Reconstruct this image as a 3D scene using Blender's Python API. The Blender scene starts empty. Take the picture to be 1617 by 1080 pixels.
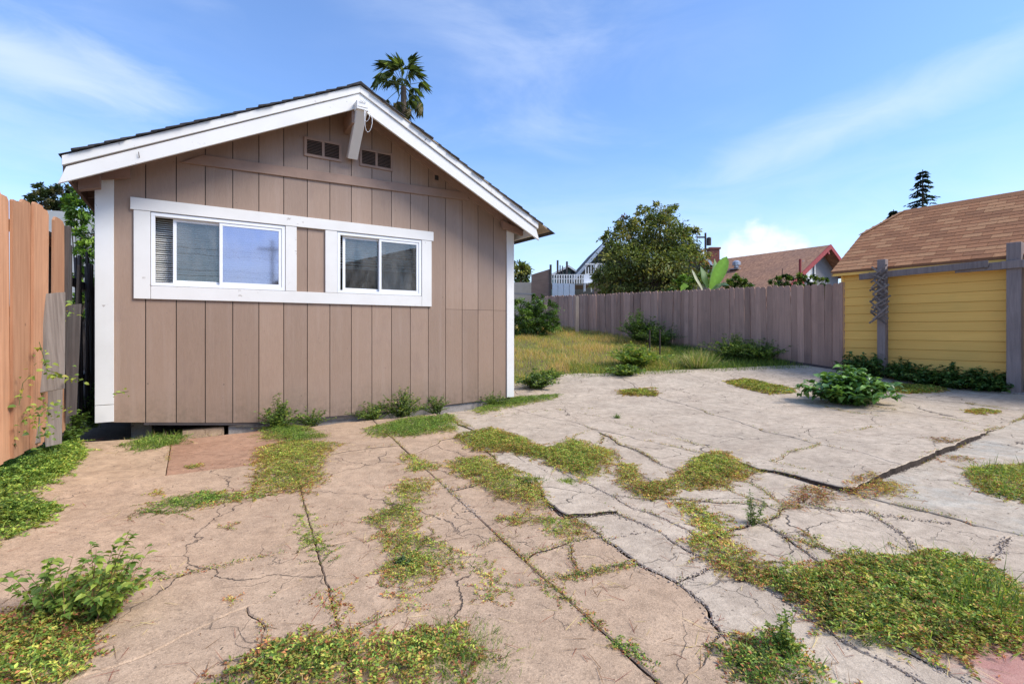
import bpy, math, random
import numpy as np
from mathutils import Vector, Matrix, noise as mn
from mathutils.geometry import delaunay_2d_cdt

random.seed(7); RNG = np.random.default_rng(7)
SC = bpy.context.scene
COL = SC.collection

# ------------------------------------------------------------------ frame of the place
FPX, CXP, HYP, CH = 778., 808., 520., 1.25          # photo focal length, centre, horizon row, eye height
C0 = (-4.54, 5.5); E1 = (.8377, .5461); E2 = (-.5461, .8377)
ANG = math.atan2(E1[1], E1[0])
SUN_EL, SUN_AZ = math.radians(47), ANG - math.radians(50)

# ------------------------------------------------------------------ camera
cam = bpy.data.cameras.new('camera'); cam_o = bpy.data.objects.new('camera', cam); COL.objects.link(cam_o)
cam_o.location = (0, 0, CH); cam_o.rotation_euler = (math.pi/2, 0, 0)
cam.sensor_width = 36; cam.lens = 36*FPX/1617
cam.shift_x = (808.5-CXP)/1617; cam.shift_y = -(540-HYP)/1617
cam.clip_start = .05; cam.clip_end = 3000
SC.camera = cam_o

# ------------------------------------------------------------------ sky
W = bpy.data.worlds.new('World'); SC.world = W; W.use_nodes = True
def build_world():
    nt = W.node_tree; nt.nodes.clear(); N = nt.nodes; L = nt.links
    out = N.new('ShaderNodeOutputWorld'); bg = N.new('ShaderNodeBackground'); L.new(bg.outputs[0], out.inputs[0])
    sky = N.new('ShaderNodeTexSky'); sky.sky_type = 'NISHITA'; sky.sun_disc = False
    sky.sun_elevation = SUN_EL; sky.sun_rotation = math.pi/2 - SUN_AZ
    sky.air_density = 1.0; sky.dust_density = .6; sky.ozone_density = 1.6
    bg.inputs[1].default_value = SKY_STR
    tc = N.new('ShaderNodeTexCoord')
    def math_(op, a, b=None, c=None, clamp=False):
        n = N.new('ShaderNodeMath'); n.operation = op; n.use_clamp = clamp
        for i, v in enumerate((a, b, c)):
            if v is None: continue
            if isinstance(v, (int, float)): n.inputs[i].default_value = v
            else: L.new(v, n.inputs[i])
        return n.outputs[0]
    sep = N.new('ShaderNodeSeparateXYZ'); L.new(tc.outputs['Generated'], sep.inputs[0])
    X, Y, Z = sep.outputs
    az = math_('ARCTAN2', X, Y)                     # azimuth from +Y, radians
    el = math_('ARCSINE', Z)
    comb = N.new('ShaderNodeCombineXYZ'); L.new(az, comb.inputs[0]); L.new(el, comb.inputs[1])
    def noise(vec, scale, detail=6, rough=.55, mp=(1, 1, 1), off=(0, 0, 0), rot=0, dist=0):
        m = N.new('ShaderNodeMapping'); m.inputs['Scale'].default_value = mp; m.inputs['Location'].default_value = off
        m.inputs['Rotation'].default_value = (0, 0, rot); L.new(vec, m.inputs[0])
        n = N.new('ShaderNodeTexNoise'); n.inputs['Scale'].default_value = scale; n.inputs['Detail'].default_value = detail
        n.inputs['Roughness'].default_value = rough; n.inputs['Distortion'].default_value = dist; L.new(m.outputs[0], n.inputs[0]); return n.outputs[0]
    def ellipse(a0, e0, ra, re, rot=0, edge=None, amp=0.):
        da = math_('SUBTRACT', az, a0); de = math_('SUBTRACT', el, e0)
        c, s = math.cos(rot), math.sin(rot)
        p = math_('DIVIDE', math_('ADD', math_('MULTIPLY', da, c), math_('MULTIPLY', de, s)), ra)
        q = math_('DIVIDE', math_('SUBTRACT', math_('MULTIPLY', de, c), math_('MULTIPLY', da, s)), re)
        r = math_('SQRT', math_('ADD', math_('MULTIPLY', p, p), math_('MULTIPLY', q, q)))
        v = math_('SUBTRACT', 1., r)
        if edge is not None: v = math_('ADD', v, math_('MULTIPLY', math_('SUBTRACT', edge, .5), amp))
        return v
    def ramp(v, a, b, lo=0., hi=1.):
        n = N.new('ShaderNodeMapRange'); n.interpolation_type = 'SMOOTHSTEP'; L.new(v, n.inputs[0])
        n.inputs[1].default_value = a; n.inputs[2].default_value = b; n.inputs[3].default_value = lo; n.inputs[4].default_value = hi
        return n.outputs[0]
    # wispy cirrus: stretched noise, everywhere in the sky
    w1 = noise(comb.outputs[0], 2.2, 7, .6, (1, 3.0, 1), (1.3, .4, 0), math.radians(-14), .6)
    w2 = noise(comb.outputs[0], 1.1, 3, .5, (1, 1.8, 1), (4.2, 2.4, 0))
    wisp = math_('MULTIPLY', ramp(w1, .36, .78), ramp(w2, .34, .62))
    wn = noise(comb.outputs[0], 5., 7, .6, (1, 3., 1), (2, 7, 0), math.radians(8), .8)
    band1 = math_('MULTIPLY', ramp(ellipse(-.80, .375, .34, .085, math.radians(-4), wn, 1.1), 0., 1.1), .60)
    band2 = math_('MULTIPLY', ramp(ellipse(.60, .33, .75, .075, math.radians(14), wn, 1.0), 0., 1.4), .52)
    band3 = math_('MULTIPLY', ramp(ellipse(-.78, .55, .45, .05, math.radians(-9), wn, .9), 0., 1.4), .40)
    low = math_('MULTIPLY', ramp(wn, .1, .75, .35, 1.), ramp(el, .42, .04, 0., .62))
    cir = math_('MAXIMUM', math_('MAXIMUM', math_('ADD', math_('MULTIPLY', wisp, .36), .05), band1), math_('MAXIMUM', math_('MAXIMUM', band2, band3), low))
    # cumulus bank
    cn = noise(comb.outputs[0], 22., 8, .6, (1, 1.25, 1), (0, 0, 0), 0, .2)
    cumu = None
    for (a0, e0, ra, re) in ((.475, .146, .065, .050), (.463, .168, .030, .034), (.425, .146, .036, .036), (.52, .130, .045, .034), (.48, .10, .12, .04), (.37, .115, .03, .04)):
        e = ellipse(a0, e0, ra, re, 0, cn, 1.5)
        cumu = e if cumu is None else math_('MAXIMUM', cumu, e)
    cmask = ramp(cumu, .0, .85, 0., .95)
    hz = N.new('ShaderNodeMixRGB'); hz.blend_type = 'MULTIPLY'; hz.inputs[0].default_value = 1
    hz.inputs[2].default_value = SKY_TINT; L.new(sky.outputs[0], hz.inputs[1])
    m1 = N.new('ShaderNodeMixRGB'); L.new(cir, m1.inputs[0]); L.new(hz.outputs[0], m1.inputs[1]); m1.inputs[2].default_value = CIRRUS
    m2 = N.new('ShaderNodeMixRGB'); L.new(cmask, m2.inputs[0]); L.new(m1.outputs[0], m2.inputs[1]); m2.inputs[2].default_value = CUMULUS
    L.new(m2.outputs[0], bg.inputs[0])
SKY_STR = .15
SKY_TINT = (.62, .815, 1.07, 1)
CIRRUS = (3.7, 4.1, 4.8, 1)
CUMULUS = (4.2, 4.45, 4.9, 1)
build_world()

sun = bpy.data.lights.new('sun', 'SUN'); sun_o = bpy.data.objects.new('sun', sun); COL.objects.link(sun_o)
sun.energy = 2.7; sun.angle = math.radians(24); sun.color = (1., .93, .83)
sd = Vector((math.cos(SUN_EL)*math.cos(SUN_AZ), math.cos(SUN_EL)*math.sin(SUN_AZ), math.sin(SUN_EL)))
sun_o.rotation_euler = sd.to_track_quat('Z', 'Y').to_euler(); sun_o.location = (10, 5, 20)
SC.view_settings.view_transform = 'Standard'; SC.view_settings.look = 'None'
SC.view_settings.exposure = .80; SC.view_settings.gamma = 1; SC.view_settings.use_curve_mapping = False

# ------------------------------------------------------------------ ground shape
def uv(x, y): dx, dy = x-C0[0], y-C0[1]; return dx*E1[0]+dy*E1[1], dx*E2[0]+dy*E2[1]
def xy(u, v): return C0[0]+u*E1[0]+v*E2[0], C0[1]+u*E1[1]+v*E2[1]
def sp(x, k): return math.log1p(math.exp(-abs(x)/k))*k+max(x, 0)
def cl(x): return max(0., min(1., x))
def g0(x, y):
    u, v = uv(x, y); w = min(v, 12)+.7*(min(u, 16)-5.4)
    z = .094*sp(w-.6, .5)+.026*sp(min(u, 14)-6, .6)+.2*sp(-max(u, -3)-.1, .25)
    return min(z, 1.4)
def g(x, y):
    u, v = uv(x, y); z = g0(x, y)
    if u > 5.05 and v > -5.35: z += .058*cl((8.9-u)/1.2)*cl((-3.7-v)/1.6)*(.6+.4*cl((u-5.1)/.8))
    return z
def at(px, py):
    dx, dz = (px-CXP)/FPX, (HYP-py)/FPX; t = 1.0
    while t < 80:
        if CH+dz*t <= g(dx*t, t): break
        t += .04
    lo, hi = t-.04, t
    for _ in range(14):
        m = (lo+hi)/2
        if CH+dz*m <= g(dx*m, m): hi = m
        else: lo = m
    return dx*hi, hi
def bp(px, py, Y): return Vector(((px-CXP)/FPX*Y, Y, CH+(HYP-py)/FPX*Y))

# ------------------------------------------------------------------ helpers
def link(o, parent=None):
    COL.objects.link(o)
    if parent is not None: o.parent = parent
    return o
def tag(o, label=None, cat=None, group=None, kind=None):
    if label: o['label'] = label
    if cat: o['category'] = cat
    if group: o['group'] = group
    if kind: o['kind'] = kind
    return o
def empty(name, loc, rz=0., label=None, cat=None, group=None):
    o = bpy.data.objects.new(name, None); link(o); o.location = loc; o.rotation_euler = (0, 0, rz); o.empty_display_size = .2
    return tag(o, label, cat, group)
class MB:
    def __init__(s): s.v = []; s.f = []
    def add(s, vs, fs):
        n = len(s.v); s.v += [tuple(v) for v in vs]; s.f += [tuple(i+n for i in f) for f in fs]; return s
    def box(s, x0, y0, z0, x1, y1, z1, M=None):
        vs = [(x, y, z) for x in (x0, x1) for y in (y0, y1) for z in (z0, z1)]
        if M is not None: vs = [M @ Vector(v) for v in vs]
        return s.add(vs, [(0, 1, 3, 2), (4, 6, 7, 5), (0, 4, 5, 1), (2, 3, 7, 6), (0, 2, 6, 4), (1, 5, 7, 3)])
    def prism(s, poly, axis, a, b):                  # polygon (2D) extruded along an axis
        def P(p, t):
            return (t, p[0], p[1]) if axis == 0 else ((p[0], t, p[1]) if axis == 1 else (p[0], p[1], t))
        n = len(poly); vs = [P(p, a) for p in poly]+[P(p, b) for p in poly]
        fs = [tuple(range(n)), tuple(range(2*n-1, n-1, -1))]+[(i, n+i, n+(i+1) % n, (i+1) % n) for i in range(n)]
        return s.add(vs, fs)
    def bar(s, p, q, w, h, up=(0, 0, 1)):            # rectangular bar from p to q
        p, q = Vector(p), Vector(q); d = (q-p).normalized(); a = d.cross(Vector(up))
        if a.length < 1e-4: a = d.cross(Vector((1, 0, 0)))
        a.normalize(); b = a.cross(d); vs = []
        for c in (p, q):
            for i, j in ((-1, -1), (1, -1), (1, 1), (-1, 1)): vs.append(c+a*i*w/2+b*j*h/2)
        return s.add(vs, [(0, 1, 2, 3), (7, 6, 5, 4), (0, 4, 5, 1), (1, 5, 6, 2), (2, 6, 7, 3), (3, 7, 4, 0)])
    def tube(s, pts, rad, n=6, cap=True):
        pts = [Vector(p) for p in pts]; m = len(pts)
        if not hasattr(rad, '__len__'): rad = [rad]*m
        vs = []; fs = []; ref = None
        for i, p in enumerate(pts):
            d = (pts[min(i+1, m-1)]-pts[max(i-1, 0)]).normalized()
            if ref is None:
                ref = d.cross(Vector((0, 0, 1)));
                if ref.length < .1: ref = d.cross(Vector((1, 0, 0)))
            a = (ref-d*ref.dot(d)).normalized(); ref = a; b = d.cross(a)
            for k in range(n):
                t = 2*math.pi*k/n; vs.append(p+(a*math.cos(t)+b*math.sin(t))*rad[i])
        for i in range(m-1):
            for k in range(n):
                k2 = (k+1) % n; fs.append((i*n+k, i*n+k2, (i+1)*n+k2, (i+1)*n+k))
        if cap: fs += [tuple(range(n-1, -1, -1)), tuple((m-1)*n+k for k in range(n))]
        return s.add(vs, fs)
    def mesh(s, name, mat, smooth=False):
        me = bpy.data.meshes.new(name); me.from_pydata(s.v, [], s.f)
        if mat is not None: me.materials.append(mat)
        if smooth: me.shade_smooth()
        me.update(); return me
    def build(s, name, mat, parent=None, smooth=False, bevel=0.):
        o = bpy.data.objects.new(name, s.mesh(name, mat, smooth)); link(o, parent)
        if bevel:
            m = o.modifiers.new('bevel', 'BEVEL'); m.width = bevel; m.segments = 1; m.limit_method = 'ANGLE'
        return o
def inst(name, me, parent, loc=(0, 0, 0), rot=(0, 0, 0), scale=(1, 1, 1)):
    o = bpy.data.objects.new(name, me); link(o, parent); o.location = loc; o.rotation_euler = rot; o.scale = scale; return o

def fast_mesh(name, V, F, C=None, mat=None):        # V (n,3), F (m,3|4), C per-vertex colour
    me = bpy.data.meshes.new(name); k = F.shape[1]
    me.vertices.add(len(V)); me.vertices.foreach_set('co', V.astype(np.float32).ravel())
    me.loops.add(F.size); me.loops.foreach_set('vertex_index', F.astype(np.int32).ravel())
    me.polygons.add(len(F)); me.polygons.foreach_set('loop_start', np.arange(0, F.size, k, dtype=np.int32))
    me.polygons.foreach_set('loop_total', np.full(len(F), k, dtype=np.int32))
    me.update(calc_edges=True)
    if C is not None:
        a = me.color_attributes.new('col', 'FLOAT_COLOR', 'POINT')
        c4 = np.ones((len(V), 4), np.float32); c4[:, :3] = C; a.data.foreach_set('color', c4.ravel())
    if mat: me.materials.append(mat)
    return me

def srgb(r, g_, b, k=1.):
    f = lambda c: ((c/255)/12.92 if c/255 <= .04045 else (((c/255)+.055)/1.055)**2.4)
    return (f(r)*k, f(g_)*k, f(b)*k)

# ------------------------------------------------------------------ materials
class NT:
    def __init__(s, name):
        s.m = bpy.data.materials.new(name); s.m.use_nodes = True; s.nt = s.m.node_tree; s.N = s.nt.nodes; s.L = s.nt.links
        s.b = s.N['Principled BSDF']; s.out = s.N['Material Output']
        s.geo = s.N.new('ShaderNodeNewGeometry'); s.tc = s.N.new('ShaderNodeTexCoord'); s.oi = s.N.new('ShaderNodeObjectInfo')
    def noise(s, scale, detail=5, rough=.55, mp=(1, 1, 1), vec=None, dist=0., rot=0.):
        m = s.N.new('ShaderNodeMapping'); m.inputs['Scale'].default_value = mp; m.inputs['Rotation'].default_value = (0, 0, rot)
        s.L.new(vec or s.geo.outputs['Position'], m.inputs[0])
        n = s.N.new('ShaderNodeTexNoise'); n.inputs['Scale'].default_value = scale; n.inputs['Detail'].default_value = detail
        n.inputs['Roughness'].default_value = rough; n.inputs['Distortion'].default_value = dist; s.L.new(m.outputs[0], n.inputs[0]); return n.outputs[0]
    def ramp(s, v, a, b, lo=0., hi=1.):
        n = s.N.new('ShaderNodeMapRange'); n.inputs[1].default_value = a; n.inputs[2].default_value = b
        n.inputs[3].default_value = lo; n.inputs[4].default_value = hi; s.L.new(v, n.inputs[0]); return n.outputs[0]
    def mul(s, a, b, op='MULTIPLY'):
        n = s.N.new('ShaderNodeMath'); n.operation = op
        for i, v in enumerate((a, b)):
            if isinstance(v, (int, float)): n.inputs[i].default_value = v
            else: s.L.new(v, n.inputs[i])
        return n.outputs[0]
    def mix(s, f, a, b, mode='MIX'):
        n = s.N.new('ShaderNodeMixRGB'); n.blend_type = mode
        for i, v in enumerate((f, a, b)):
            if isinstance(v, (int, float)): n.inputs[i].default_value = v
            elif isinstance(v, tuple): n.inputs[i].default_value = (*v[:3], 1)
            else: s.L.new(v, n.inputs[i])
        return n.outputs[0]
    def bump(s, h, strength=.3, dist=.01):
        n = s.N.new('ShaderNodeBump'); n.inputs['Strength'].default_value = strength; n.inputs['Distance'].default_value = dist
        s.L.new(h, n.inputs['Height']); s.L.new(n.outputs[0], s.b.inputs['Normal'])
    def color(s, c):
        if isinstance(c, tuple): s.b.inputs['Base Color'].default_value = (*c[:3], 1)
        else: s.L.new(c, s.b.inputs['Base Color'])
    def rough(s, r, spec=.3): s.b.inputs['Roughness'].default_value = r; s.b.inputs['Specular IOR Level'].default_value = spec

def m_plain(name, c, rough=.7, var=.12, scale=6., spec=.3, metal=0., mp=(1, 1, 1), bump=.0):
    t = NT(name); n = t.noise(scale, 6, .6, mp)
    col = t.mix(1., c, t.mix(t.ramp(n, .3, .7), (1-var,)*3, (1+var,)*3), 'MULTIPLY')
    r = t.mix(1., col, t.mix(t.oi.outputs['Random'], (1-var*.6,)*3, (1+var*.6,)*3), 'MULTIPLY')
    t.color(r); t.rough(rough, spec); t.b.inputs['Metallic'].default_value = metal
    if bump: t.bump(t.noise(scale*6, 4, .6, mp), bump, .004)
    return t.m
def m_wood(name, c, c2, rough=.75, rnd=.12, grain=(30, 30, 2.), knots=True, bump=.35, dirt=(.3, .25, .2), dirtamt=.35, spec=.2):
    t = NT(name); v = t.tc.outputs['Object']
    off = t.N.new('ShaderNodeVectorMath'); off.operation = 'ADD'; t.L.new(v, off.inputs[0])
    cm = t.N.new('ShaderNodeCombineXYZ'); t.L.new(t.mul(t.oi.outputs['Random'], 37.), cm.inputs[0]); t.L.new(t.mul(t.oi.outputs['Random'], 91.), cm.inputs[2]); t.L.new(cm.outputs[0], off.inputs[1])
    vv = off.outputs[0]
    gr = t.noise(1., 7, .62, grain, vv, .6); big = t.noise(1.3, 4, .5, (1, 1, 1), vv)
    col = t.mix(t.ramp(gr, .32, .68), c, c2)
    col = t.mix(t.ramp(big, .52, .8, 0, dirtamt), col, dirt)
    col = t.mix(1., col, t.mix(t.oi.outputs['Random'], (1-rnd,)*3, (1+rnd,)*3), 'MULTIPLY')
    if knots:
        vo = t.N.new('ShaderNodeTexVoronoi'); vo.inputs['Scale'].default_value = 3.2; t.L.new(vv, vo.inputs[0])
        col = t.mix(t.ramp(vo.outputs['Distance'], .06, .02, 0, .7), col, tuple(k*.3 for k in c))
    t.color(col); t.rough(rough, spec); t.bump(gr, bump, .004); return t.m
def m_siding():
    t = NT('taupe_siding_paint'); v = t.tc.outputs['Object']
    gr = t.noise(1., 6, .65, (55, 20, 7.), None, 1.2); big = t.noise(.9, 5, .55); mid = t.noise(5., 6, .6, (1, 1, .5))
    col = t.mix(t.ramp(gr, .3, .7), (.335, .23, .165), (.295, .20, .142))
    col = t.mix(t.ramp(big, .45, .75, 0, .35), col, (.36, .265, .215))
    col = t.mix(t.ramp(mid, .58, .78, 0, .35), col, (.20, .135, .11))
    sp_ = t.noise(28., 2, .5); col = t.mix(t.ramp(sp_, .74, .78, 0, .45), col, (.12, .08, .07))
    sz = t.N.new('ShaderNodeSeparateXYZ'); t.L.new(t.geo.outputs['Position'], sz.inputs[0])
    mud = t.mul(t.ramp(t.mul(sz.outputs[2], t.mul(t.noise(2.6, 6, .7), .8), 'SUBTRACT'), .12, -.28), t.ramp(t.noise(16., 5, .7), .35, .6)); col = t.mix(t.mul(mud, .6), col, (.20, .145, .10))
    st = t.noise(1., 5, .6, (14, 14, .5)); col = t.mix(t.ramp(st, .52, .8, 0, .35), col, (.42, .32, .26))
    vo = t.N.new('ShaderNodeTexVoronoi'); vo.inputs['Scale'].default_value = 3.4; t.L.new(t.geo.outputs['Position'], vo.inputs[0]); col = t.mix(t.ramp(vo.outputs['Distance'], .035, .02, 0, .7), col, (.10, .07, .055))
    col = t.mix(1., col, t.mix(t.oi.outputs['Random'], (.87,)*3, (1.08,)*3), 'MULTIPLY')
    t.color(col); t.rough(.5, .4); t.bump(gr, .55, .003); return t.m
def m_white():
    t = NT('white_trim_paint'); big = t.noise(2.5, 5, .6); sm = t.noise(40., 3, .6)
    col = t.mix(t.ramp(big, .4, .75, 0, .5), (.74, .725, .69), (.64, .615, .57))
    chips = t.mul(t.ramp(t.noise(11., 6, .7), .64, .665), t.ramp(t.noise(1.6, 2, .5), .45, .6))
    col = t.mix(t.mul(chips, .8), col, (.34, .29, .25))
    col = t.mix(t.ramp(sm, .7, .8, 0, .3), col, (.5, .47, .43))
    t.color(col); t.rough(.5, .35); t.bump(t.noise(25., 5, .6, (1, 1, .4)), .12, .003); return t.m
def m_concrete(name, c, c2, stain, stainamt=.5, crackamt=.8, spk=.35, green=0., paint=False):
    t = NT(name); P = t.geo.outputs['Position']
    big = t.noise(.55, 5, .6); mid = t.noise(3.2, 6, .65); fine = t.noise(70., 4, .75); fine2 = t.noise(210., 2, .6)
    col = t.mix(t.ramp(big, .35, .65), c, c2)
    col = t.mix(t.ramp(mid, .45, .78, 0, stainamt), col, stain)
    streak = t.noise(1., 5, .6, (9, 1.6, 1), None, .4, -ANG)
    col = t.mix(t.ramp(streak, .55, .8, 0, .35), col, tuple(k*.72 for k in stain))
    if green: col = t.mix(t.ramp(t.noise(1.1, 6, .7), .52, .7, 0, green), col, (.40, .43, .40))
    mot = t.noise(11., 6, .75); col = t.mix(1., col, t.mix(t.ramp(mot, .34, .66), (.78, .77, .76), (1.18, 1.18, 1.17)), 'MULTIPLY')
    mot2 = t.noise(1.6, 5, .7, (1, 1, 1), None, 1.2); col = t.mix(1., col, t.mix(t.ramp(mot2, .36, .62), (.84, .82, .81), (1.07, 1.07, 1.07)), 'MULTIPLY')
    col = t.mix(t.ramp(fine, .50, .66, 0, spk*1.5), col, tuple(k*.42 for k in c))
    col = t.mix(t.ramp(fine2, .54, .68, 0, spk*1.3), col, tuple(min(1, k*1.6) for k in c))
    if paint:
        vd = t.N.new('ShaderNodeVectorMath'); vd.operation = 'DISTANCE'; t.L.new(P, vd.inputs[0]); vd.inputs[1].default_value = (1.95, 1.70, 0)
        pf = t.ramp(t.mul(vd.outputs['Value'], t.mul(t.noise(7., 5, .7), .5), 'SUBTRACT'), .12, -.02, 0, .6); col = t.mix(pf, col, (.42, .13, .12))
    pits = t.noise(24., 3, .6); pm = t.mul(t.ramp(pits, .655, .69), t.ramp(t.noise(1.7, 3, .5), .42, .58))
    col = t.mix(t.mul(pm, .75), col, (.10, .08, .06))
    smear = t.noise(1.9, 6, .72, (1, 1, 1), None, 2.2); col = t.mix(t.ramp(smear, .60, .72, 0, .45), col, tuple(k*.38 for k in c))
    # hairline cracks
    dv = t.N.new('ShaderNodeVectorMath'); dv.operation = 'MULTIPLY_ADD'
    nz = t.N.new('ShaderNodeTexNoise'); nz.inputs['Scale'].default_value = 4.; nz.inputs['Detail'].default_value = 5; t.L.new(P, nz.inputs[0])
    t.L.new(nz.outputs['Color'], dv.inputs[0]); dv.inputs[1].default_value = (.35, .35, 0); t.L.new(P, dv.inputs[2])
    vo = t.N.new('ShaderNodeTexVoronoi'); vo.feature = 'DISTANCE_TO_EDGE'; vo.inputs['Scale'].default_value = .95; t.L.new(dv.outputs[0], vo.inputs[0])
    ck = t.mul(t.ramp(vo.outputs['Distance'], .0045, .0015), t.ramp(t.noise(.8, 3, .5), .42, .52))
    vo2 = t.N.new('ShaderNodeTexVoronoi'); vo2.feature = 'DISTANCE_TO_EDGE'; vo2.inputs['Scale'].default_value = 2.7; t.L.new(dv.outputs[0], vo2.inputs[0])
    ck2 = t.mul(t.ramp(vo2.outputs['Distance'], .008, .003), t.ramp(t.noise(1.3, 3, .5), .53, .60))
    ckk = t.mul(ck, t.mul(ck2, .6), 'MAXIMUM')
    col = t.mix(t.mul(ckk, crackamt), col, (.075, .06, .05))
    t.color(col); t.rough(.9, .15)
    h = t.mul(t.mul(fine, .6), t.mul(mid, 1.5), 'ADD'); h = t.mul(h, t.mul(ckk, -1.6), 'ADD')
    t.bump(h, .8, .008); return t.m
def m_leaf(name, trans=.35, rough=.5, spec=.35, gain=1.):
    t = NT(name); a = t.N.new('ShaderNodeAttribute'); a.attribute_name = 'col'
    col = t.mix(1., a.outputs['Color'], t.mix(t.noise(9., 3, .5), (.98*gain,)*3, (1.62*gain,)*3), 'MULTIPLY')
    t.color(col); t.rough(rough, spec)
    tr = t.N.new('ShaderNodeBsdfTranslucent'); t.L.new(t.mix(1., col, (1.25, 1.3, .7), 'MULTIPLY'), tr.inputs[0])
    mx = t.N.new('ShaderNodeMixShader'); mx.inputs[0].default_value = trans
    t.L.new(t.b.outputs[0], mx.inputs[1]); t.L.new(tr.outputs[0], mx.inputs[2]); t.L.new(mx.outputs[0], t.out.inputs[0]); return t.m
def m_glass(name, refl, tint=(.75, .8, .8), film=None, ro=.01):
    t = NT(name); t.N.remove(t.b)
    tr = t.N.new('ShaderNodeBsdfTransparent'); tr.inputs[0].default_value = (*tint, 1)
    gl = t.N.new('ShaderNodeBsdfGlossy'); gl.inputs['Roughness'].default_value = ro; gl.inputs[0].default_value = (*(film or (1, 1, 1)), 1)
    bm = t.N.new('ShaderNodeBump'); bm.inputs['Strength'].default_value = .05; bm.inputs['Distance'].default_value = .01
    t.L.new(t.noise(2.2, 2, .5), bm.inputs['Height']); t.L.new(bm.outputs[0], gl.inputs['Normal'])
    fr = t.N.new('ShaderNodeFresnel'); fr.inputs[0].default_value = 1.5
    df = t.N.new('ShaderNodeBsdfDiffuse'); df.inputs[0].default_value = (.5, .48, .44, 1)
    m0 = t.N.new('ShaderNodeMixShader'); t.L.new(t.ramp(t.noise(5., 5, .65, (1, 1, .4)), .35, .75, .04, .26), m0.inputs[0]); t.L.new(tr.outputs[0], m0.inputs[1]); t.L.new(df.outputs[0], m0.inputs[2])
    mx = t.N.new('ShaderNodeMixShader'); t.L.new(t.mul(fr.outputs[0], refl, 'ADD'), mx.inputs[0])
    t.L.new(m0.outputs[0], mx.inputs[1]); t.L.new(gl.outputs[0], mx.inputs[2]); t.L.new(mx.outputs[0], t.out.inputs[0]); return t.m

M = {}
M['siding'] = m_siding(); M['white'] = m_white()
M['taupe'] = m_plain('taupe_trim_paint', (.33, .22, .165), .6, .12, 4., bump=.3)
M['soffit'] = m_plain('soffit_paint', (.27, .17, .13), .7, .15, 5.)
M['dark'] = m_plain('dark_void', (.03, .027, .025), .9, .2)
M['roofing'] = m_plain('charcoal_shingle', (.045, .043, .045), .95, .4, 30., bump=.6)
M['vinyl'] = m_plain('white_vinyl', (.78, .79, .80), .4, .04, 3., spec=.4)
M['vent'] = m_plain('brown_vent_slat', (.16, .10, .075), .6, .15)
M['blind'] = m_plain('blind_slat', (.75, .73, .68), .5, .08)
M['glass'] = m_glass('window_glass', .03); M['glass_blue'] = m_glass('filmed_window_glass', .30, (.62, .6, .70), (.86, .82, 1.0), .05)
M['drape'] = m_plain('faded_curtain', (.42, .44, .46), .9, .25, 6., mp=(3, 3, .5)); M['inside'] = m_plain('interior_wall', (.22, .20, .17), .9, .2)
M['rawwood'] = m_wood('bare_interior_wood', (.4, .33, .25), (.3, .24, .17), grain=(12, 12, 2))
M['orange'] = m_wood('apricot_fence_stain', (.58, .31, .175), (.42, .21, .115), .85, .26, (26, 26, 1.6), True, .5, (.28, .14, .08), .45)
M['grey_wood'] = m_wood('weathered_grey_wood', (.30, .26, .225), (.16, .135, .115), .9, .2, (38, 38, 1.6), True, .8, (.12, .10, .09), .4)
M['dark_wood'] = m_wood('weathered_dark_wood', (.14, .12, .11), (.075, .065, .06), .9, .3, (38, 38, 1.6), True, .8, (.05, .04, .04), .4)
M['mauve'] = m_wood('mauve_fence_stain', (.50, .31, .235), (.38, .235, .18), .85, .24, (30, 30, 1.5), True, .5, (.15, .11, .10), .5)
M['kick'] = m_wood('dark_kickboard', (.13, .095, .09), (.08, .06, .055), .9, .1, (2, 30, 30), False)
M['palepost'] = m_wood('pale_post', (.42, .33, .25), (.3, .22, .17), .85, .1, (30, 30, 2))
M['yellow'] = m_wood('yellow_clapboard_paint', (.92, .54, .14), (.86, .49, .12), .6, .06, (12, 1.2, 30), False, .25, (.60, .42, .12), .35)
M['pergola'] = m_wood('grey_mauve_timber', (.29, .235, .22), (.20, .16, .15), .85, .18, (30, 30, 1.6), True, .6, (.09, .07, .07), .4)
M['lattice'] = m_wood('lattice_timber', (.22, .18, .16), (.13, .105, .095), .9, .35, (30, 30, 2), False)
def m_shingle():
    t = NT('brown_roof_shingle'); n = t.noise(45., 4, .7); 
    cr = t.N.new('ShaderNodeValToRGB'); t.L.new(t.oi.outputs['Random'], cr.inputs[0]); e = cr.color_ramp
    e.elements[0].color = (.30, .14, .07, 1); e.elements[1].color = (.47, .235, .115, 1)
    for p, c in ((.35, (.36, .165, .08)), (.6, (.40, .185, .09)), (.8, (.46, .24, .12))): k = e.elements.new(p); k.color = (*c, 1)
    col = t.mix(t.ramp(n, .4, .7, 0, .5), cr.outputs[0], (.10, .06, .05)); t.color(col); t.rough(.95, .1); t.bump(n, .5, .004); return t.m
M['shingle'] = m_shingle()
def m_farshingle():
    t = NT('far_brown_shingles'); v = t.tc.outputs['Object']
    n = t.noise(1., 3, .6, (3., 9., 9.), v); n2 = t.noise(.8, 3, .5, (1, 1, 1), v)
    col = t.mix(t.ramp(n, .35, .65), (.24, .13, .085), (.42, .23, .14)); col = t.mix(t.ramp(n2, .4, .7, 0, .4), col, (.22, .14, .11))
    t.color(col); t.rough(.95, .1); return t.m
M['farshingle'] = m_farshingle()
M['red'] = m_plain('red_trim_paint', (.30, .045, .04), .6, .15); M['stucco'] = m_plain('grey_stucco', (.23, .22, .22), .9, .08)
M['metal'] = m_plain('galvanised_metal', (.5, .5, .52), .35, .1, metal=.6); M['iron'] = m_plain('rusty_iron', (.06, .04, .035), .7, .3)
M['olive'] = m_plain('dark_olive_siding', (.11, .105, .085), .8, .1); M['darkroof'] = m_plain('dark_far_roof', (.07, .07, .075), .9, .2)
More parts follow.
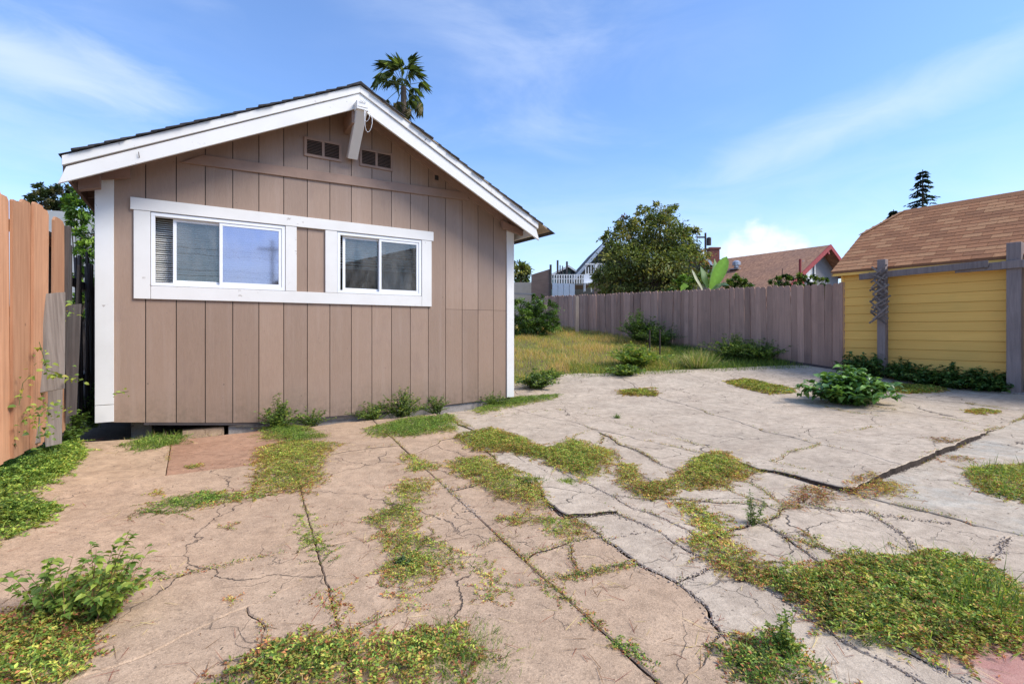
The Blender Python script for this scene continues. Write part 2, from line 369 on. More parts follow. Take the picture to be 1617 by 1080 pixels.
M['bluepanel'] = m_plain('pale_blue_panel', (.42, .50, .60), .6, .06); M['brownboard'] = m_plain('brown_far_board', (.17, .12, .10), .85, .2, 3., mp=(1, 1, 4))
M['beige'] = m_plain('beige_far_wall', (.34, .31, .27), .9, .08); M['greenwall'] = m_plain('sage_far_wall', (.30, .42, .36), .8, .08)
M['brick'] = m_plain('brick_chimney', (.20, .075, .055), .9, .3, 12.); M['polewood'] = m_plain('pole_wood', (.07, .06, .055), .9, .2)
M['darkglass'] = m_plain('far_window_glass', (.05, .06, .075), .35, .1, spec=.3)
M['curtain'] = m_plain('curtain', (.65, .66, .66), .9, .15, 10., mp=(6, 6, .3))
M['bark'] = m_wood('bark', (.15, .11, .08), (.08, .06, .045), .9, .1, (14, 14, 3), False, .8)
M['stem'] = m_plain('green_stem', (.10, .13, .04), .7, .2); M['redstem'] = m_plain('reddish_stem', (.16, .07, .04), .7, .2)
M['leaf'] = m_leaf('leaf'); M['leaf_gloss'] = m_leaf('glossy_leaf', .22, .38, .45); M['matleaf'] = m_leaf('creeping_leaf', .3, .6, .25, 1.2); M['blade'] = m_leaf('grass_blade', .4, .55, .25)
M['flower'] = m_plain('yellow_flower', (.75, .55, .03), .7, .1)
M['soil'] = m_concrete('soil', (.17, .12, .085), (.13, .095, .065), (.09, .065, .045), .6, 0., .5)
M['c_beige'] = m_concrete('beige_concrete', (.49, .345, .225), (.45, .32, .21), (.34, .245, .165), .4, .4, .2)
M['c_red'] = m_concrete('reddish_concrete', (.37, .21, .13), (.42, .26, .17), (.29, .18, .12), .45, .6, .3)
M['c_pink'] = m_concrete('pink_concrete', (.485, .34, .225), (.45, .325, .22), (.34, .25, .18), .5, .8, .45)
M['c_grey'] = m_concrete('pale_concrete', (.52, .42, .315), (.485, .40, .305), (.375, .31, .24), .5, .8, .32, 0., True)
M['c_green'] = m_concrete('lichen_grey_concrete', (.51, .42, .32), (.46, .39, .30), (.34, .29, .225), .55, .9, .32, .6, True)
M['found'] = m_concrete('foundation_concrete', (.40, .36, .33), (.33, .30, .27), (.22, .2, .18), .6, .5, .4)
M['edge'] = m_plain('dark_slab_edge', (.055, .04, .032), .95, .35, 9., bump=.8)  # side faces of the slabs, a much darker brown than the tops
M['flash'] = m_plain('dark_flashing', (.06, .05, .05), .6, .2)

# ------------------------------------------------------------------ ground sheet
def build_ground():
    a = [-900, -300, -120, -60, -30, -20]+list(np.arange(-14, 26.01, .5))+[30, 36, 45, 60, 90, 150, 300, 900]
    xs = np.array(a); n = len(xs)
    V = np.array([(x, y, g0(x, y)-.085+.02*mn.noise(Vector((x*1.3, y*1.3, 0)))) for y in xs for x in xs])
    idx = np.arange(n*n).reshape(n, n)
    F = np.stack([idx[:-1, :-1], idx[:-1, 1:], idx[1:, 1:], idx[1:, :-1]], -1).reshape(-1, 4)
    me = fast_mesh('ground', V, F, None, M['soil']); me.shade_smooth()
    o = bpy.data.objects.new('ground', me); link(o); o['kind'] = 'structure'
build_ground()

# ------------------------------------------------------------------ concrete pavement: slabs cut along joints and cracks
def split(poly, p, q):
    nx, ny = -(q[1]-p[1]), q[0]-p[0]
    d = [(a[0]-p[0])*nx+(a[1]-p[1])*ny for a in poly]; A = []; B = []
    for i in range(len(poly)):
        j = (i+1) % len(poly); a, b = poly[i], poly[j]
        (A if d[i] >= 0 else B).append(a)
        if (d[i] >= 0) != (d[j] >= 0):
            t = d[i]/(d[i]-d[j]); c = (a[0]+(b[0]-a[0])*t, a[1]+(b[1]-a[1])*t); A.append(c); B.append(c)
    return A, B
def inside(poly, p):
    r = False; n = len(poly)
    for i in range(n):
        a, b = poly[i], poly[(i+1) % n]
        if (a[1] > p[1]) != (b[1] > p[1]) and p[0] < (b[0]-a[0])*(p[1]-a[1])/(b[1]-a[1])+a[0]: r = not r
    return r
def area(poly): return sum(poly[i][0]*poly[(i+1) % len(poly)][1]-poly[(i+1) % len(poly)][0]*poly[i][1] for i in range(len(poly)))/2
Af = lambda v: 1.49+.1*(v+3.24)
Bf = lambda v: 2.72+.13*(v+1.78)
Cf = lambda v: 3.35+.2*(v+2.5)
JOINTS = []                                           # straight joint lines (u,v) which stay straight
def quad(f, h, v0, v1): return [(f(v0), v0), (h(v0), v0), (h(v1), v1), (f(v1), v1)]
K = lambda c: (lambda v: c)
pieces = []
def addp(poly, kind):
    if area(poly) < 0: poly = poly[::-1]
    pieces.append([poly, kind])
addp(quad(K(-.45), K(.62), -1.95, -.12), 'c_beige')
addp(quad(K(-.45), Af, -9, -1.95), 'c_pink'); addp(quad(K(.62), Af, -1.95, -.3), 'c_red')
addp(quad(Af, Bf, -9, -.35), 'c_pink'); addp(quad(Bf, Cf, -9, -.35), 'c_pink')
addp(quad(Cf, K(5.05), -9, -.3), 'c_grey')
addp([(5.05, -5.35), (12.42, -5.35), (12.42, -1.35), (7.7, 1.35), (5.62, 1.35), (5.62, -.3), (5.05, -.3)], 'c_grey')
addp([(5.05, -9), (12.42, -9), (12.42, -5.35), (5.05, -5.35)], 'c_green')
for f, v0, v1 in ((K(.62), -1.95, 0), (Af, -9, 0), (Bf, -9, 0)): JOINTS.append(((f(v0), v0), (f(v1), v1)))
JOINTS.append(((4.8, -5.35), (13, -5.35)))
def cut(pt, p, q, kind=None, straight=False):
    for k in range(len(pieces)):
        if inside(pieces[k][0], pt):
            poly, kd = pieces.pop(k); A, B = split(poly, p, q)
            for c in (A, B):
                if len(c) > 2 and abs(area(c)) > .004: pieces.append([c, kd])
            if straight: JOINTS.append((p, q))
            return
PU = lambda px, py: uv(*at(px, py))
def cutpx(ipx, a, b, straight=False): cut(PU(*ipx), PU(*a), PU(*b), straight=straight)
for u_, vs in ((.9, (-4.08, -6.4)), (1.9, (-4.12, -6.1)), (2.6, (-2.55,)), (1.9, (-1.95,))):
    for vv in vs:
        cut((u_, vv+.01), (0, vv), (1, vv), straight=True)
cutpx((940, 905), (870, 917), (1003, 888), True)
for ip, a, b in [
    ((960, 800), (901, 765), (1037, 841)), ((940, 800), (920, 811), (1054, 797)), ((990, 850), (967, 855), (1037, 841)),
    ((1075, 900), (1050, 915), (1095, 903)), ((1030, 810), (988, 795), (1054, 828)), ((1120, 780), (1130, 794), (1167, 797)),
    ((1200, 790), (1172, 786), (1229, 812)), ((1240, 805), (1229, 812), (1265, 800)), ((1230, 830), (1200, 825), (1255, 846)),
    ((1100, 900), (1150, 990), (1210, 950)), ((980, 740), (958, 700), (1010, 757)), ((850, 700), (760, 735), (900, 690)),
    ((1300, 790), (1253, 810), (1343, 867)), ((1300, 880), (1281, 872), (1312, 898)), ((1450, 900), (1415, 850), (1470, 900)), ((1550, 850), (1560, 880), (1617, 840)),
    ((1480, 780), (1340, 785), (1617, 870)),
    ((950, 670), (874, 640), (958, 663)), ((1050, 700), (994, 664), (1056, 681)), ((990, 700), (958, 698), (1013, 685)),
    ((1280, 600), (1203, 586), (1301, 600)), ((1150, 660), (1120, 652), (1169, 667)), ((1270, 650), (1252, 634), (1307, 644)),
    ((1550, 680), (1519, 666), (1590, 678)), ((1260, 715), (1224, 726), (1298, 700)), ((950, 600), (890, 604), (1010, 597)),
    ((1040, 616), (947, 612), (1047, 616)), ((1400, 700), (1300, 690), (1480, 660)), ((1500, 640), (1480, 632), (1590, 645)),
    ((700, 830), (660, 815), (760, 800)), ((720, 880), (700, 872), (790, 850)), ((870, 870), (830, 885), (950, 850)), ((900, 880), (905, 865), (915, 905)),
    ((420, 950), (300, 1000), (460, 930)), ((390, 1010), (395, 985), (415, 1040)), ((560, 850), (500, 855), (620, 830)),
    ((700, 760), (690, 780), (760, 760)), ((660, 700), (640, 720), (720, 690)), ((1080, 1010), (1080, 1080), (1150, 1000)), ((650, 960), (600, 990), (720, 960)),
    ]: cutpx(ip, a, b)
def seg_dist(p, a, b):
    ax, ay = b[0]-a[0], b[1]-a[1]; t = cl(((p[0]-a[0])*ax+(p[1]-a[1])*ay)/(ax*ax+ay*ay))
    return math.hypot(p[0]-a[0]-ax*t, p[1]-a[1]-ay*t)
def jag(p):
    d = min(seg_dist(p, *j) for j in JOINTS); k = cl(d/.15); a = Vector((p[0]*1.7, p[1]*1.7, 3)); b = Vector((p[0]*7, p[1]*7, 9))
    dx = mn.noise(a)*.11+mn.noise(b)*.03; dy = mn.noise(a+Vector((40, 0, 0)))*.11+mn.noise(b+Vector((40, 0, 0)))*.03
    c = Vector((p[0]*24, p[1]*24, 2)); k2 = .3+.7*k
    dx += mn.noise(c)*.010; dy += mn.noise(c+Vector((9, 9, 9)))*.010
    if abs(p[1]+5.35) < .02 and p[0] > 4.9: return (p[0], p[1]+mn.noise(a)*.04+mn.noise(b)*.016+mn.noise(c)*.010)
    return (p[0]+dx*k+.007*(1-k)*mn.noise(c), p[1]+dy*k+.007*(1-k)*mn.noise(c+Vector((9, 9, 9))))
EDGEPTS = []
def build_pavement():
    par = MB(); 
    for i in range(1): par.box(0, -8.9, -.5, 5, -.4, -.42)
    pav = par.build('pavement', M['soil']); pav.rotation_euler = (0, 0, ANG); pav.location = (*C0, 0); pav['kind'] = 'structure'
    for poly, kind in pieces:
        pts = []
        for i in range(len(poly)):
            a, b = poly[i], poly[(i+1) % len(poly)]; L_ = math.hypot(b[0]-a[0], b[1]-a[1]); near = -7.4 < (a[1]+b[1])/2 < -2.6; n = max(1, int(L_/(.032 if near else .07)))
            if b[1] < -7.5 and a[1] < -7.5: n = max(1, n//6)
            for k in range(n): pts.append((a[0]+(b[0]-a[0])*k/n, a[1]+(b[1]-a[1])*k/n))
        pts = [jag(p) for p in pts]; n = len(pts)
        def inset(P, d):
            out = []
            for i in range(n):
                a, b, c = P[i-1], P[i], P[(i+1) % n]
                t = Vector((c[0]-a[0], c[1]-a[1])); t = t.normalized() if t.length > 1e-6 else Vector((1, 0))
                dd = d if not callable(d) else d(b); out.append((b[0]-t.y*dd, b[1]+t.x*dd))
            return out
        def gap(p):                                   # cracks open wider at the broken boundary
            jd = min(seg_dist(p, *j) for j in JOINTS)
            if jd < .03: return .0020+.0022*abs(mn.noise(Vector((p[0]*2, p[1]*2, 7))))
            e = abs(p[0]-Cf(p[1])); w = .0008+.003*abs(mn.noise(Vector((p[0]*3, p[1]*3, 5))))
            if e < .12 and -6.4 < p[1] < -3.6: w += .002+.009*abs(mn.noise(Vector((p[0]*4, p[1]*4, 1))))
            elif 0 < p[0]-Cf(p[1]) < 1.3 and -5.6 < p[1] < -3.9: w += .001+.006*abs(mn.noise(Vector((p[0]*4, p[1]*4, 1))))
            return w
        EDGEPTS.extend(pts)
        P0 = inset(pts, gap); P1 = inset(P0, .006)
        us = [p[0] for p in pts]; vs_ = [p[1] for p in pts]
        A = []; Z = []
        for p in pts+[(sum(us)/n, sum(vs_)/n)]:
            X, Y = xy(*p); uu, vv = p
            z = g0(X, Y)
            cu, cv = sum(us)/n, sum(vs_)/n
            if cu > 5.05 and cv > -5.35: z += .058*cl((8.9-uu)/1.2)*cl((-3.7-vv)/1.6)*(.6+.4*cl((uu-5.1)/.8))
            A.append((p[0], p[1], 1)); Z.append(z)
        co, *_ = np.linalg.lstsq(np.array(A), np.array(Z), rcond=None)
        big = abs(area(poly)) > 1.2
        lift = random.uniform(-.002, .002) if big else random.uniform(-.006, .003)
        tx, ty = (0, 0) if big else (random.uniform(-.012, .012), random.uniform(-.012, .012))
        cu, cv = sum(us)/n, sum(vs_)/n
        kb = cl((abs(area(poly))-.5)/.6)
        def ztrue(p):
            z = g0(*xy(*p))
            if cu > 5.05 and cv > -5.35: z += .058*cl((8.9-p[0])/1.2)*cl((-3.7-p[1])/1.6)*(.6+.4*cl((p[0]-5.1)/.8))
            return z
        zf = lambda p: (co[0]*p[0]+co[1]*p[1]+co[2])*(1-kb)+ztrue(p)*kb+lift+tx*(p[0]-cu)+ty*(p[1]-cv)
        vs = [(p[0], p[1], zf(p)-.12) for p in P0]+[(p[0], p[1], zf(p)-.006) for p in P0]+[(p[0], p[1], zf(p)) for p in P1]
        fs = [(i, (i+1) % n, n+(i+1) % n, n+i) for i in range(n)]+[(n+i, n+(i+1) % n, 2*n+(i+1) % n, 2*n+i) for i in range(n)]+[tuple(range(2*n, 3*n))]
        if abs(area(poly)) > .5:
            fs.pop(); x0, x1, y0, y1 = min(us), max(us), min(vs_), max(vs_); gr = []
            inner = P1
            gx = np.arange(x0+.1, x1, .3); gy = np.arange(y0+.1, y1, .3)
            for a_ in gx:
                for b_ in gy:
                    if inside(inner, (a_, b_)) and min(seg_dist((a_, b_), inner[i], inner[(i+1) % n]) for i in range(0, n)) > .06: gr.append((float(a_), float(b_)))
            ov, oe, of, *_ = delaunay_2d_cdt([Vector(p) for p in inner]+[Vector(p) for p in gr], [], [list(range(n))], 1, 1e-5)
            k0 = len(vs); vs += [(p.x, p.y, zf((p.x, p.y))) for p in ov]; fs += [tuple(i+k0 for i in f) for f in of]
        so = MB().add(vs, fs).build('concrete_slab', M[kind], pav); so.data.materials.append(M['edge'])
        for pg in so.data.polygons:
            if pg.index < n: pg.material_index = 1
build_pavement()

# ------------------------------------------------------------------ the taupe shed
SHED = empty('garden_shed', (*C0, 0), ANG, 'taupe board-clad shed with white trim, low gable and two sliding windows', 'shed')
AP, PZ, PIT = 2.69, 4.494, .507
zt = lambda x: PZ-PIT*abs(x-AP)
def zb(x):
    for (a, za), (b, zb_) in zip(((-.2, .235), (1.475, .055), (3.2, .035), (5.6, .085)), ((1.475, .055), (3.2, .035), (5.6, .085))):
        if x <= b: return za+(zb_-za)*(x-a)/(b-a)
    return .085
OPEN = ((.413, 1.845), (2.51, 3.76)); OZ0, OZ1 = 1.755, 2.61
def build_shed():
    R = SHED; D = 6.4
    edges = [.0]+[.365+.293*k for k in range(17)]+[5.4]
    for i in range(len(edges)-1):
        a, b = edges[i]+(.0045 if i else 0), edges[i+1]-(.0045 if i < 17 else 0); m = MB()
        xs = sorted({a, b}|{x for o in OPEN for x in o if a < x < b}|({AP} if a < AP < b else set()))
        for x0, x1 in zip(xs, xs[1:]):
            t0, t1 = zt(x0)-.07, zt(x1)-.07; xm = (x0+x1)/2; y0, y1 = 0., .014
            if any(o[0] <= xm <= o[1] for o in OPEN):
                m.prism([(x0, zb(x0)), (x1, zb(x1)), (x1, OZ0), (x0, OZ0)], 1, y0, y1)
                if b-a-(x1-x0) < .01: MB().prism([(x0, OZ1), (x1, OZ1), (x1, t1), (x0, t0)], 1, y0, y1).build('siding_board', M['siding'], R)
                else: m.prism([(x0, OZ1), (x1, OZ1), (x1, t1), (x0, t0)], 1, y0, y1)
            elif x0 > 3.9:
                MB().prism([(x0, zb(x0)), (x1, zb(x1)), (x1, 1.565), (x0, 1.565)], 1, y0, y1).build('siding_board', M['siding'], R)
                m.prism([(x0, 1.569), (x1, 1.569), (x1, t1), (x0, t0)], 1, y0, y1)
            else: m.prism([(x0, zb(x0)), (x1, zb(x1)), (x1, t1), (x0, t0)], 1, y0, y1)
        m.build('siding_board', M['siding'], R)
    # structural wall behind the boards, with the two openings
    m = MB(); xs = [0.02, OPEN[0][0], OPEN[0][1], OPEN[1][0], OPEN[1][1], AP, 5.38]; xs.sort()
    for x0, x1 in zip(xs, xs[1:]):
        xm = (x0+x1)/2
        if any(o[0] <= xm <= o[1] for o in OPEN):
            m.prism([(x0, zb(x0)+.02), (x1, zb(x1)+.02), (x1, OZ0), (x0, OZ0)], 1, .015, .10)
            m.prism([(x0, OZ1), (x1, OZ1), (x1, zt(x1)-.08), (x0, zt(x0)-.08)], 1, .015, .10)
        else: m.prism([(x0, zb(x0)+.02), (x1, zb(x1)+.02), (x1, zt(x1)-.08), (x0, zt(x0)-.08)], 1, .015, .10)
    m.build('wall_frame', M['dark'], R)
    m = MB(); m.prism([(.02, .24), (5.38, .24), (5.38, zt(5.38)-.08), (AP, PZ-.08), (.02, zt(.02)-.08)], 1, D-.08, D-.01); m.build('back_wall', M['siding'], R)
    sb = MB().box(-.006, .005, .24, .006, .29, 3.03).mesh('siding_board', M['siding'])
    for k in range(21):
        inst('siding_board', sb, R, (-.002, .06+k*.3, 0)); inst('siding_board', sb, R, (5.402, .06+k*.3, 0))
    m = MB(); m.box(.01, .11, .24, .08, D-.09, 3.0); m.box(5.32, .11, .24, 5.39, D-.09, 3.0); m.build('side_wall', M['inside'], R)
    m = MB(); m.box(.09, .11, .26, 5.31, D-.09, .34); m.build('floor_deck', M['rawwood'], R)
    for x in (.3, 2.7, 5.1):
        for y in (.5, 3.2, 6.0):
            X, Y = xy(x, y); m = MB().box(x-.1, y-.1, g0(X, Y)-.1, x+.1, y+.1, .255); m.build('pier_block', M['found'], R)
    # concrete footing under the right part of the front wall and thin flashing
    m = MB(); m.prism([(1.2, -.3), (5.42, -.3), (5.42, .13), (3.2, .05), (1.2, .035)], 1, .03, .16); m.build('footing', M['found'], R)
    m = MB()
    for x0, x1 in ((.35, 1.475), (1.475, 3.1)): m.bar((x0, -.012, zb(x0)-.016), (x1, -.012, zb(x1)-.016), .02, .022)
    m.build('flashing', M['flash'], R)
    m = MB(); m.box(.72, .02, -.08, 1.15, .2, .03); m.build('skirt_block', M['c_beige'], R)
    # corner boards
    MB().box(-.086, -.024, .41, .079, -.001, zt(0)-.16).build('corner_board', M['white'], R, bevel=.003)
    MB().box(-.086, -.024, .215, .079, -.001, .404).build('corner_board', M['white'], R, bevel=.003)
    MB().box(-.086, .0, .215, -.066, .12, zt(0)-.16).build('corner_board', M['white'], R, bevel=.003)
    MB().box(5.31, -.022, .09, 5.455, -.001, zt(5.4)-.12).build('corner_board', M['white'], R, bevel=.003)
    MB().box(5.435, .0, .12, 5.455, .12, zt(5.4)-.12).build('corner_board', M['white'], R, bevel=.003)
    # belt board across the gable
    z0, z1 = 3.355, 3.455
    MB().prism([(.70, z0-.12), (4.60, z1-.125), (4.60-.10, z1), (.93, z0+.015)], 1, -.026, -.0012).build('belt_board', M['taupe'], R, bevel=.003)
    for s in (-1, 1):
        xa, xb = (AP, .05) if s < 0 else (AP, 5.33)
        MB().prism([(xa, zt(xa)-.16), (xb, zt(xb)-.16), (xb, zt(xb)-.065), (xa, zt(xa)-.065)], 1, -.019, -.0008).build('frieze_board', M['taupe'], R)
    # roof: deck, soffit underside, rake boards, shingle courses
    for s, xe in ((-1, -.28), (1, 5.62)):
        o = MB().prism([(AP, PZ-.065), (xe, zt(xe)-.065), (xe, zt(xe)-.003), (AP, PZ-.003)], 1, -.449, D+.3).build('roof_deck', M['soffit'], R)
        MB().prism([(AP, PZ-.10), (xe-.03*(-s)*-1, zt(xe)-.10), (xe+.035*s, zt(xe)-.285), (AP, PZ-.295)], 1, -.482, -.4505).build('rake_board', M['white'], R, bevel=.003)
        MB().prism([(AP, PZ), (xe, zt(xe)), (xe, zt(xe)-.098), (AP, PZ-.098)], 1, -.502, -.4507).build('rake_trim', M['white'], R, bevel=.003)
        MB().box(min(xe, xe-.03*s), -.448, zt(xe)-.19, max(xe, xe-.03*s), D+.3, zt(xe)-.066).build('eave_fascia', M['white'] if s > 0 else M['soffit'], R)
        for k in range(9):
            y = -.1+k*.8
            xi = .03 if s < 0 else 5.37
            MB().prism([(xi-.2*s, zt(xi)-.07), (xe-.035*s, zt(xe)-.07), (xe-.035*s, zt(xe)-.15), (xi-.2*s, zt(xi)-.19)], 1, y, y+.045).build('rafter_tail', M['soffit'], R)
        reach = 2.975 if s < 0 else 3.24; n = 23
        for k in range(n):                             # shingle courses, ragged at the rake
            a, b = reach*k/n, reach*(k+1)/n+.05; jy = random.uniform(-.022, .012); jt = random.uniform(.0, .007)
            x0, x1 = AP+s*a, AP+s*min(b, reach+.02); f = lambda x: PZ-PIT*abs(x-AP)
            lo = .016+jt if k < n-1 else .006
            MB().prism([(x0, f(x0)+.003), (x1, f(x1)+.004+.012), (x1, f(x1)+.014+lo), (x0, f(x0)+.014)], 1, -.525+jy, D+.33).build('shingle_course', M['roofing'], R)
    MB().prism([(AP-.16, zt(AP-.16)+.022), (AP, PZ+.022), (AP+.16, zt(AP+.16)+.022), (AP+.16, zt(AP+.16)+.034), (AP, PZ+.042), (AP-.16, zt(AP-.16)+.034)], 1, -.53, D+.33).build('ridge_cap', M['roofing'], R)
    # strip of bare sheathing showing beyond the right rake trim
    MB().prism([(AP+.1, zt(AP+.1)+.002), (5.86, zt(5.86)+.002), (5.86, zt(5.86)+.016), (AP+.1, zt(AP+.1)+.016)], 1, -.515, D+.3).build('sheathing', M['rawwood'], R)
    # ridge beam end and knee brace
    MB().box(AP-.095, -.449, 3.99, AP-.02, -.02, 4.20).build('ridge_beam', M['taupe'], R, bevel=.004)
    MB().box(AP-.075, -.60, 4.13, AP+.085, -.484, 4.245).build('beam_end', M['white'], R, bevel=.006)
    MB().prism([(-.61, 4.17), (-.50, 4.17), (-.03, 3.66), (-.115, 3.62)], 0, AP-.062, AP+.072).build('knee_brace', M['white'], R, bevel=.005)
    m = MB(); import math as _m
    for k, (w, h, dx) in enumerate(((.035, .09, .0), (.05, .17, .02))):
        m.tube([(AP+.05+dx+w*_m.sin(t), -.615+.02*_m.cos(t*2), 4.14-h*(1-_m.cos(t))/2*1.7) for t in np.linspace(0, 2*_m.pi, 15)], .0035, 4)
    m.tube([(AP-.03+.01*i, -.612, 4.235+.012*(-1)**i) for i in range(9)], .004, 4); m.build('loose_cord', M['vinyl'], R)
    MB().tube([(.34, -.483, zt(.34)-.215), (.34, -.50, zt(.34)-.20), (.335, -.50, zt(.34)-.16)], .004, 5).build('nail_hook', M['iron'], R)
    MB().tube([(3.62, -.483, zt(3.62)-.06), (3.62, -.53, zt(3.62)-.055)], .006, 5).build('nail_hook', M['iron'], R)
    MB().prism([(-.2, zt(-.2)-.30), (-.02, zt(-.02)-.34), (-.02, zt(-.02)-.20), (-.2, zt(-.2)-.18)], 1, -.2, -.1).build('eave_block', M['soffit'], R)
    # gable vents
    for (x0, x1) in ((2.08, 2.57), (2.82, 3.31)):
        z0, z1 = 3.585, 3.845
        f = MB(); w = .033
        f.box(x0, -.02, z0, x1, -.001, z0+w); f.box(x0, -.02, z1-w, x1, -.001, z1); f.box(x0, -.0195, z0+w, x0+w, -.001, z1-w); f.box(x1-w, -.0195, z0+w, x1, -.001, z1-w)
        xm = (x0+x1)/2; f.box(xm-.016, -.0195, z0+w, xm+.016, -.001, z1-w)
        fo = f.build('gable_vent', M['taupe'], R)
        MB().box(x0+w, -.0035, z0+w, x1-w, -.0015, z1-w).build('backing', M['dark'], fo)
        for a, b in ((x0+w, xm-.016), (xm+.016, x1-w)):
            sl = MB().prism([(-.017, 0), (-.005, .011), (-.004, .009), (-.016, -.002)], 0, a+.001, b-.001).mesh('slat', M['vent'])
            for k in range(9): inst('slat', sl, fo, (0, 0, z0+w+.008+k*.0205))
    MB().box(3.95, -.006, 3.55, 4.09, -.001, 3.68).build('patch_vent', M['taupe'], R); MB().box(3.985, -.008, 3.575, 4.05, -.006, 3.65).build('vent_hole', M['dark'], R)
    # white casing round the windows
    def casing(x0, z0, x1, z1, y=-.026): MB().box(x0, y, z0, x1, -.0005, z1).build('window_casing', M['white'], R, bevel=.003)
    casing(.225, 2.615, 3.955, 2.755, -.032); casing(.413, 1.60, 3.762, 1.752); casing(.255, 1.60, .41, 2.613); casing(3.764, 1.60, 3.925, 2.613)
    casing(1.848, 1.755, 1.985, 2.613); casing(2.35, 1.755, 2.507, 2.613)
    # sliding windows
    for wi, (x0, x1) in enumerate(OPEN):
        xm = (x0+x1)/2; z0, z1 = OZ0, OZ1; w = .042
        lab = ('wide sliding window with blue reflection in its right pane', 'smaller sliding window with dark panes')[wi]
        f = MB(); f.box(x0+.002, -.018, z0+.002, x1-.002, .07, z0+w); f.box(x0+.002, -.018, z1-w, x1-.002, .07, z1-.002)
        f.box(x0+.002, -.0178, z0+w, x0+w, .0698, z1-w); f.box(x1-w, -.0178, z0+w, x1-.002, .0698, z1-w)
        fo = f.build('window', M['vinyl'], R, bevel=.002); fo['label'] = lab
        def sash(a, b, y, glass, sw=.035):
            s = MB(); c0, c1 = z0+w+.001, z1-w-.001
            s.box(a, y, c0, b, y+.022, c0+sw); s.box(a, y, c1-sw, b, y+.022, c1); s.box(a, y+.0002, c0+sw, a+sw, y+.0218, c1-sw); s.box(b-sw, y+.0002, c0+sw, b, y+.0218, c1-sw)
            s.build('sash', M['vinyl'], fo, bevel=.002)
            MB().box(a+sw, y+.009, c0+sw, b-sw, y+.013, c1-sw).build('pane', M[glass], fo)
        sash(xm-.03, x1-w-.001, -.010, 'glass_blue' if wi == 0 else 'glass')
        off = .17 if wi == 0 else .045
        sash(x0+w+off, xm+.005, .030, 'glass')
        sl = MB().box(x0+.03, -.012, 0, x1-.03, .012, .0015).mesh('blind_slat', M['blind'])
        nsl = 33 if wi == 0 else 19
        for k in range(nsl): inst('blind_slat', sl, fo, (0, .15+random.uniform(-.004, .004), z1-.03-k*.025), (math.radians(38+random.uniform(-4, 4)), random.uniform(-.004, .004), 0))
        MB().box(x0+.02, .13, z1-.03, x1-.02, .17, z1).build('blind_head', M['blind'], fo)
        dr = MB(); xs_ = np.linspace(x0+.55, x1-.1, 26) if wi == 0 else np.linspace(xm+.02, x1-.05, 14)
        for a_, b_ in zip(xs_, xs_[1:]):
            ya, yb = .21+.018*math.sin(a_*46), .21+.018*math.sin(b_*46); dr.add([(a_, ya, z0-.1), (b_, yb, z0-.1), (b_, yb, z1 if wi == 0 else z1-.3), (a_, ya, z1 if wi == 0 else z1-.3)], [(0, 1, 2, 3)])
        dr.build('curtain', M['drape'], fo)
    # things stored inside
    m = MB(); m.box(.6, .28, .34, .8, .3, 2.35); m.bar((1.2, .3, .4), (1.75, .35, 2.5), .07, .02); m.bar((2.75, .28, 1.5), (3.05, .3, 2.1), .06, .02); m.bar((3.0, .3, 2.08), (3.1, .32, 1.5), .05, .02)
    m.bar((3.3, .3, 1.7), (3.75, .3, 2.05), .06, .03); m.box(1.35, .26, .4, 1.43, .3, 2.5); m.build('stored_board', M['rawwood'], R)
    m = MB(); m.box(1.9, 2.2, .35, 4.9, 2.25, 2.3); m.box(.3, 2.6, .35, 1.7, 2.65, 2.6); m.build('partition', M['inside'], R)
build_shed()

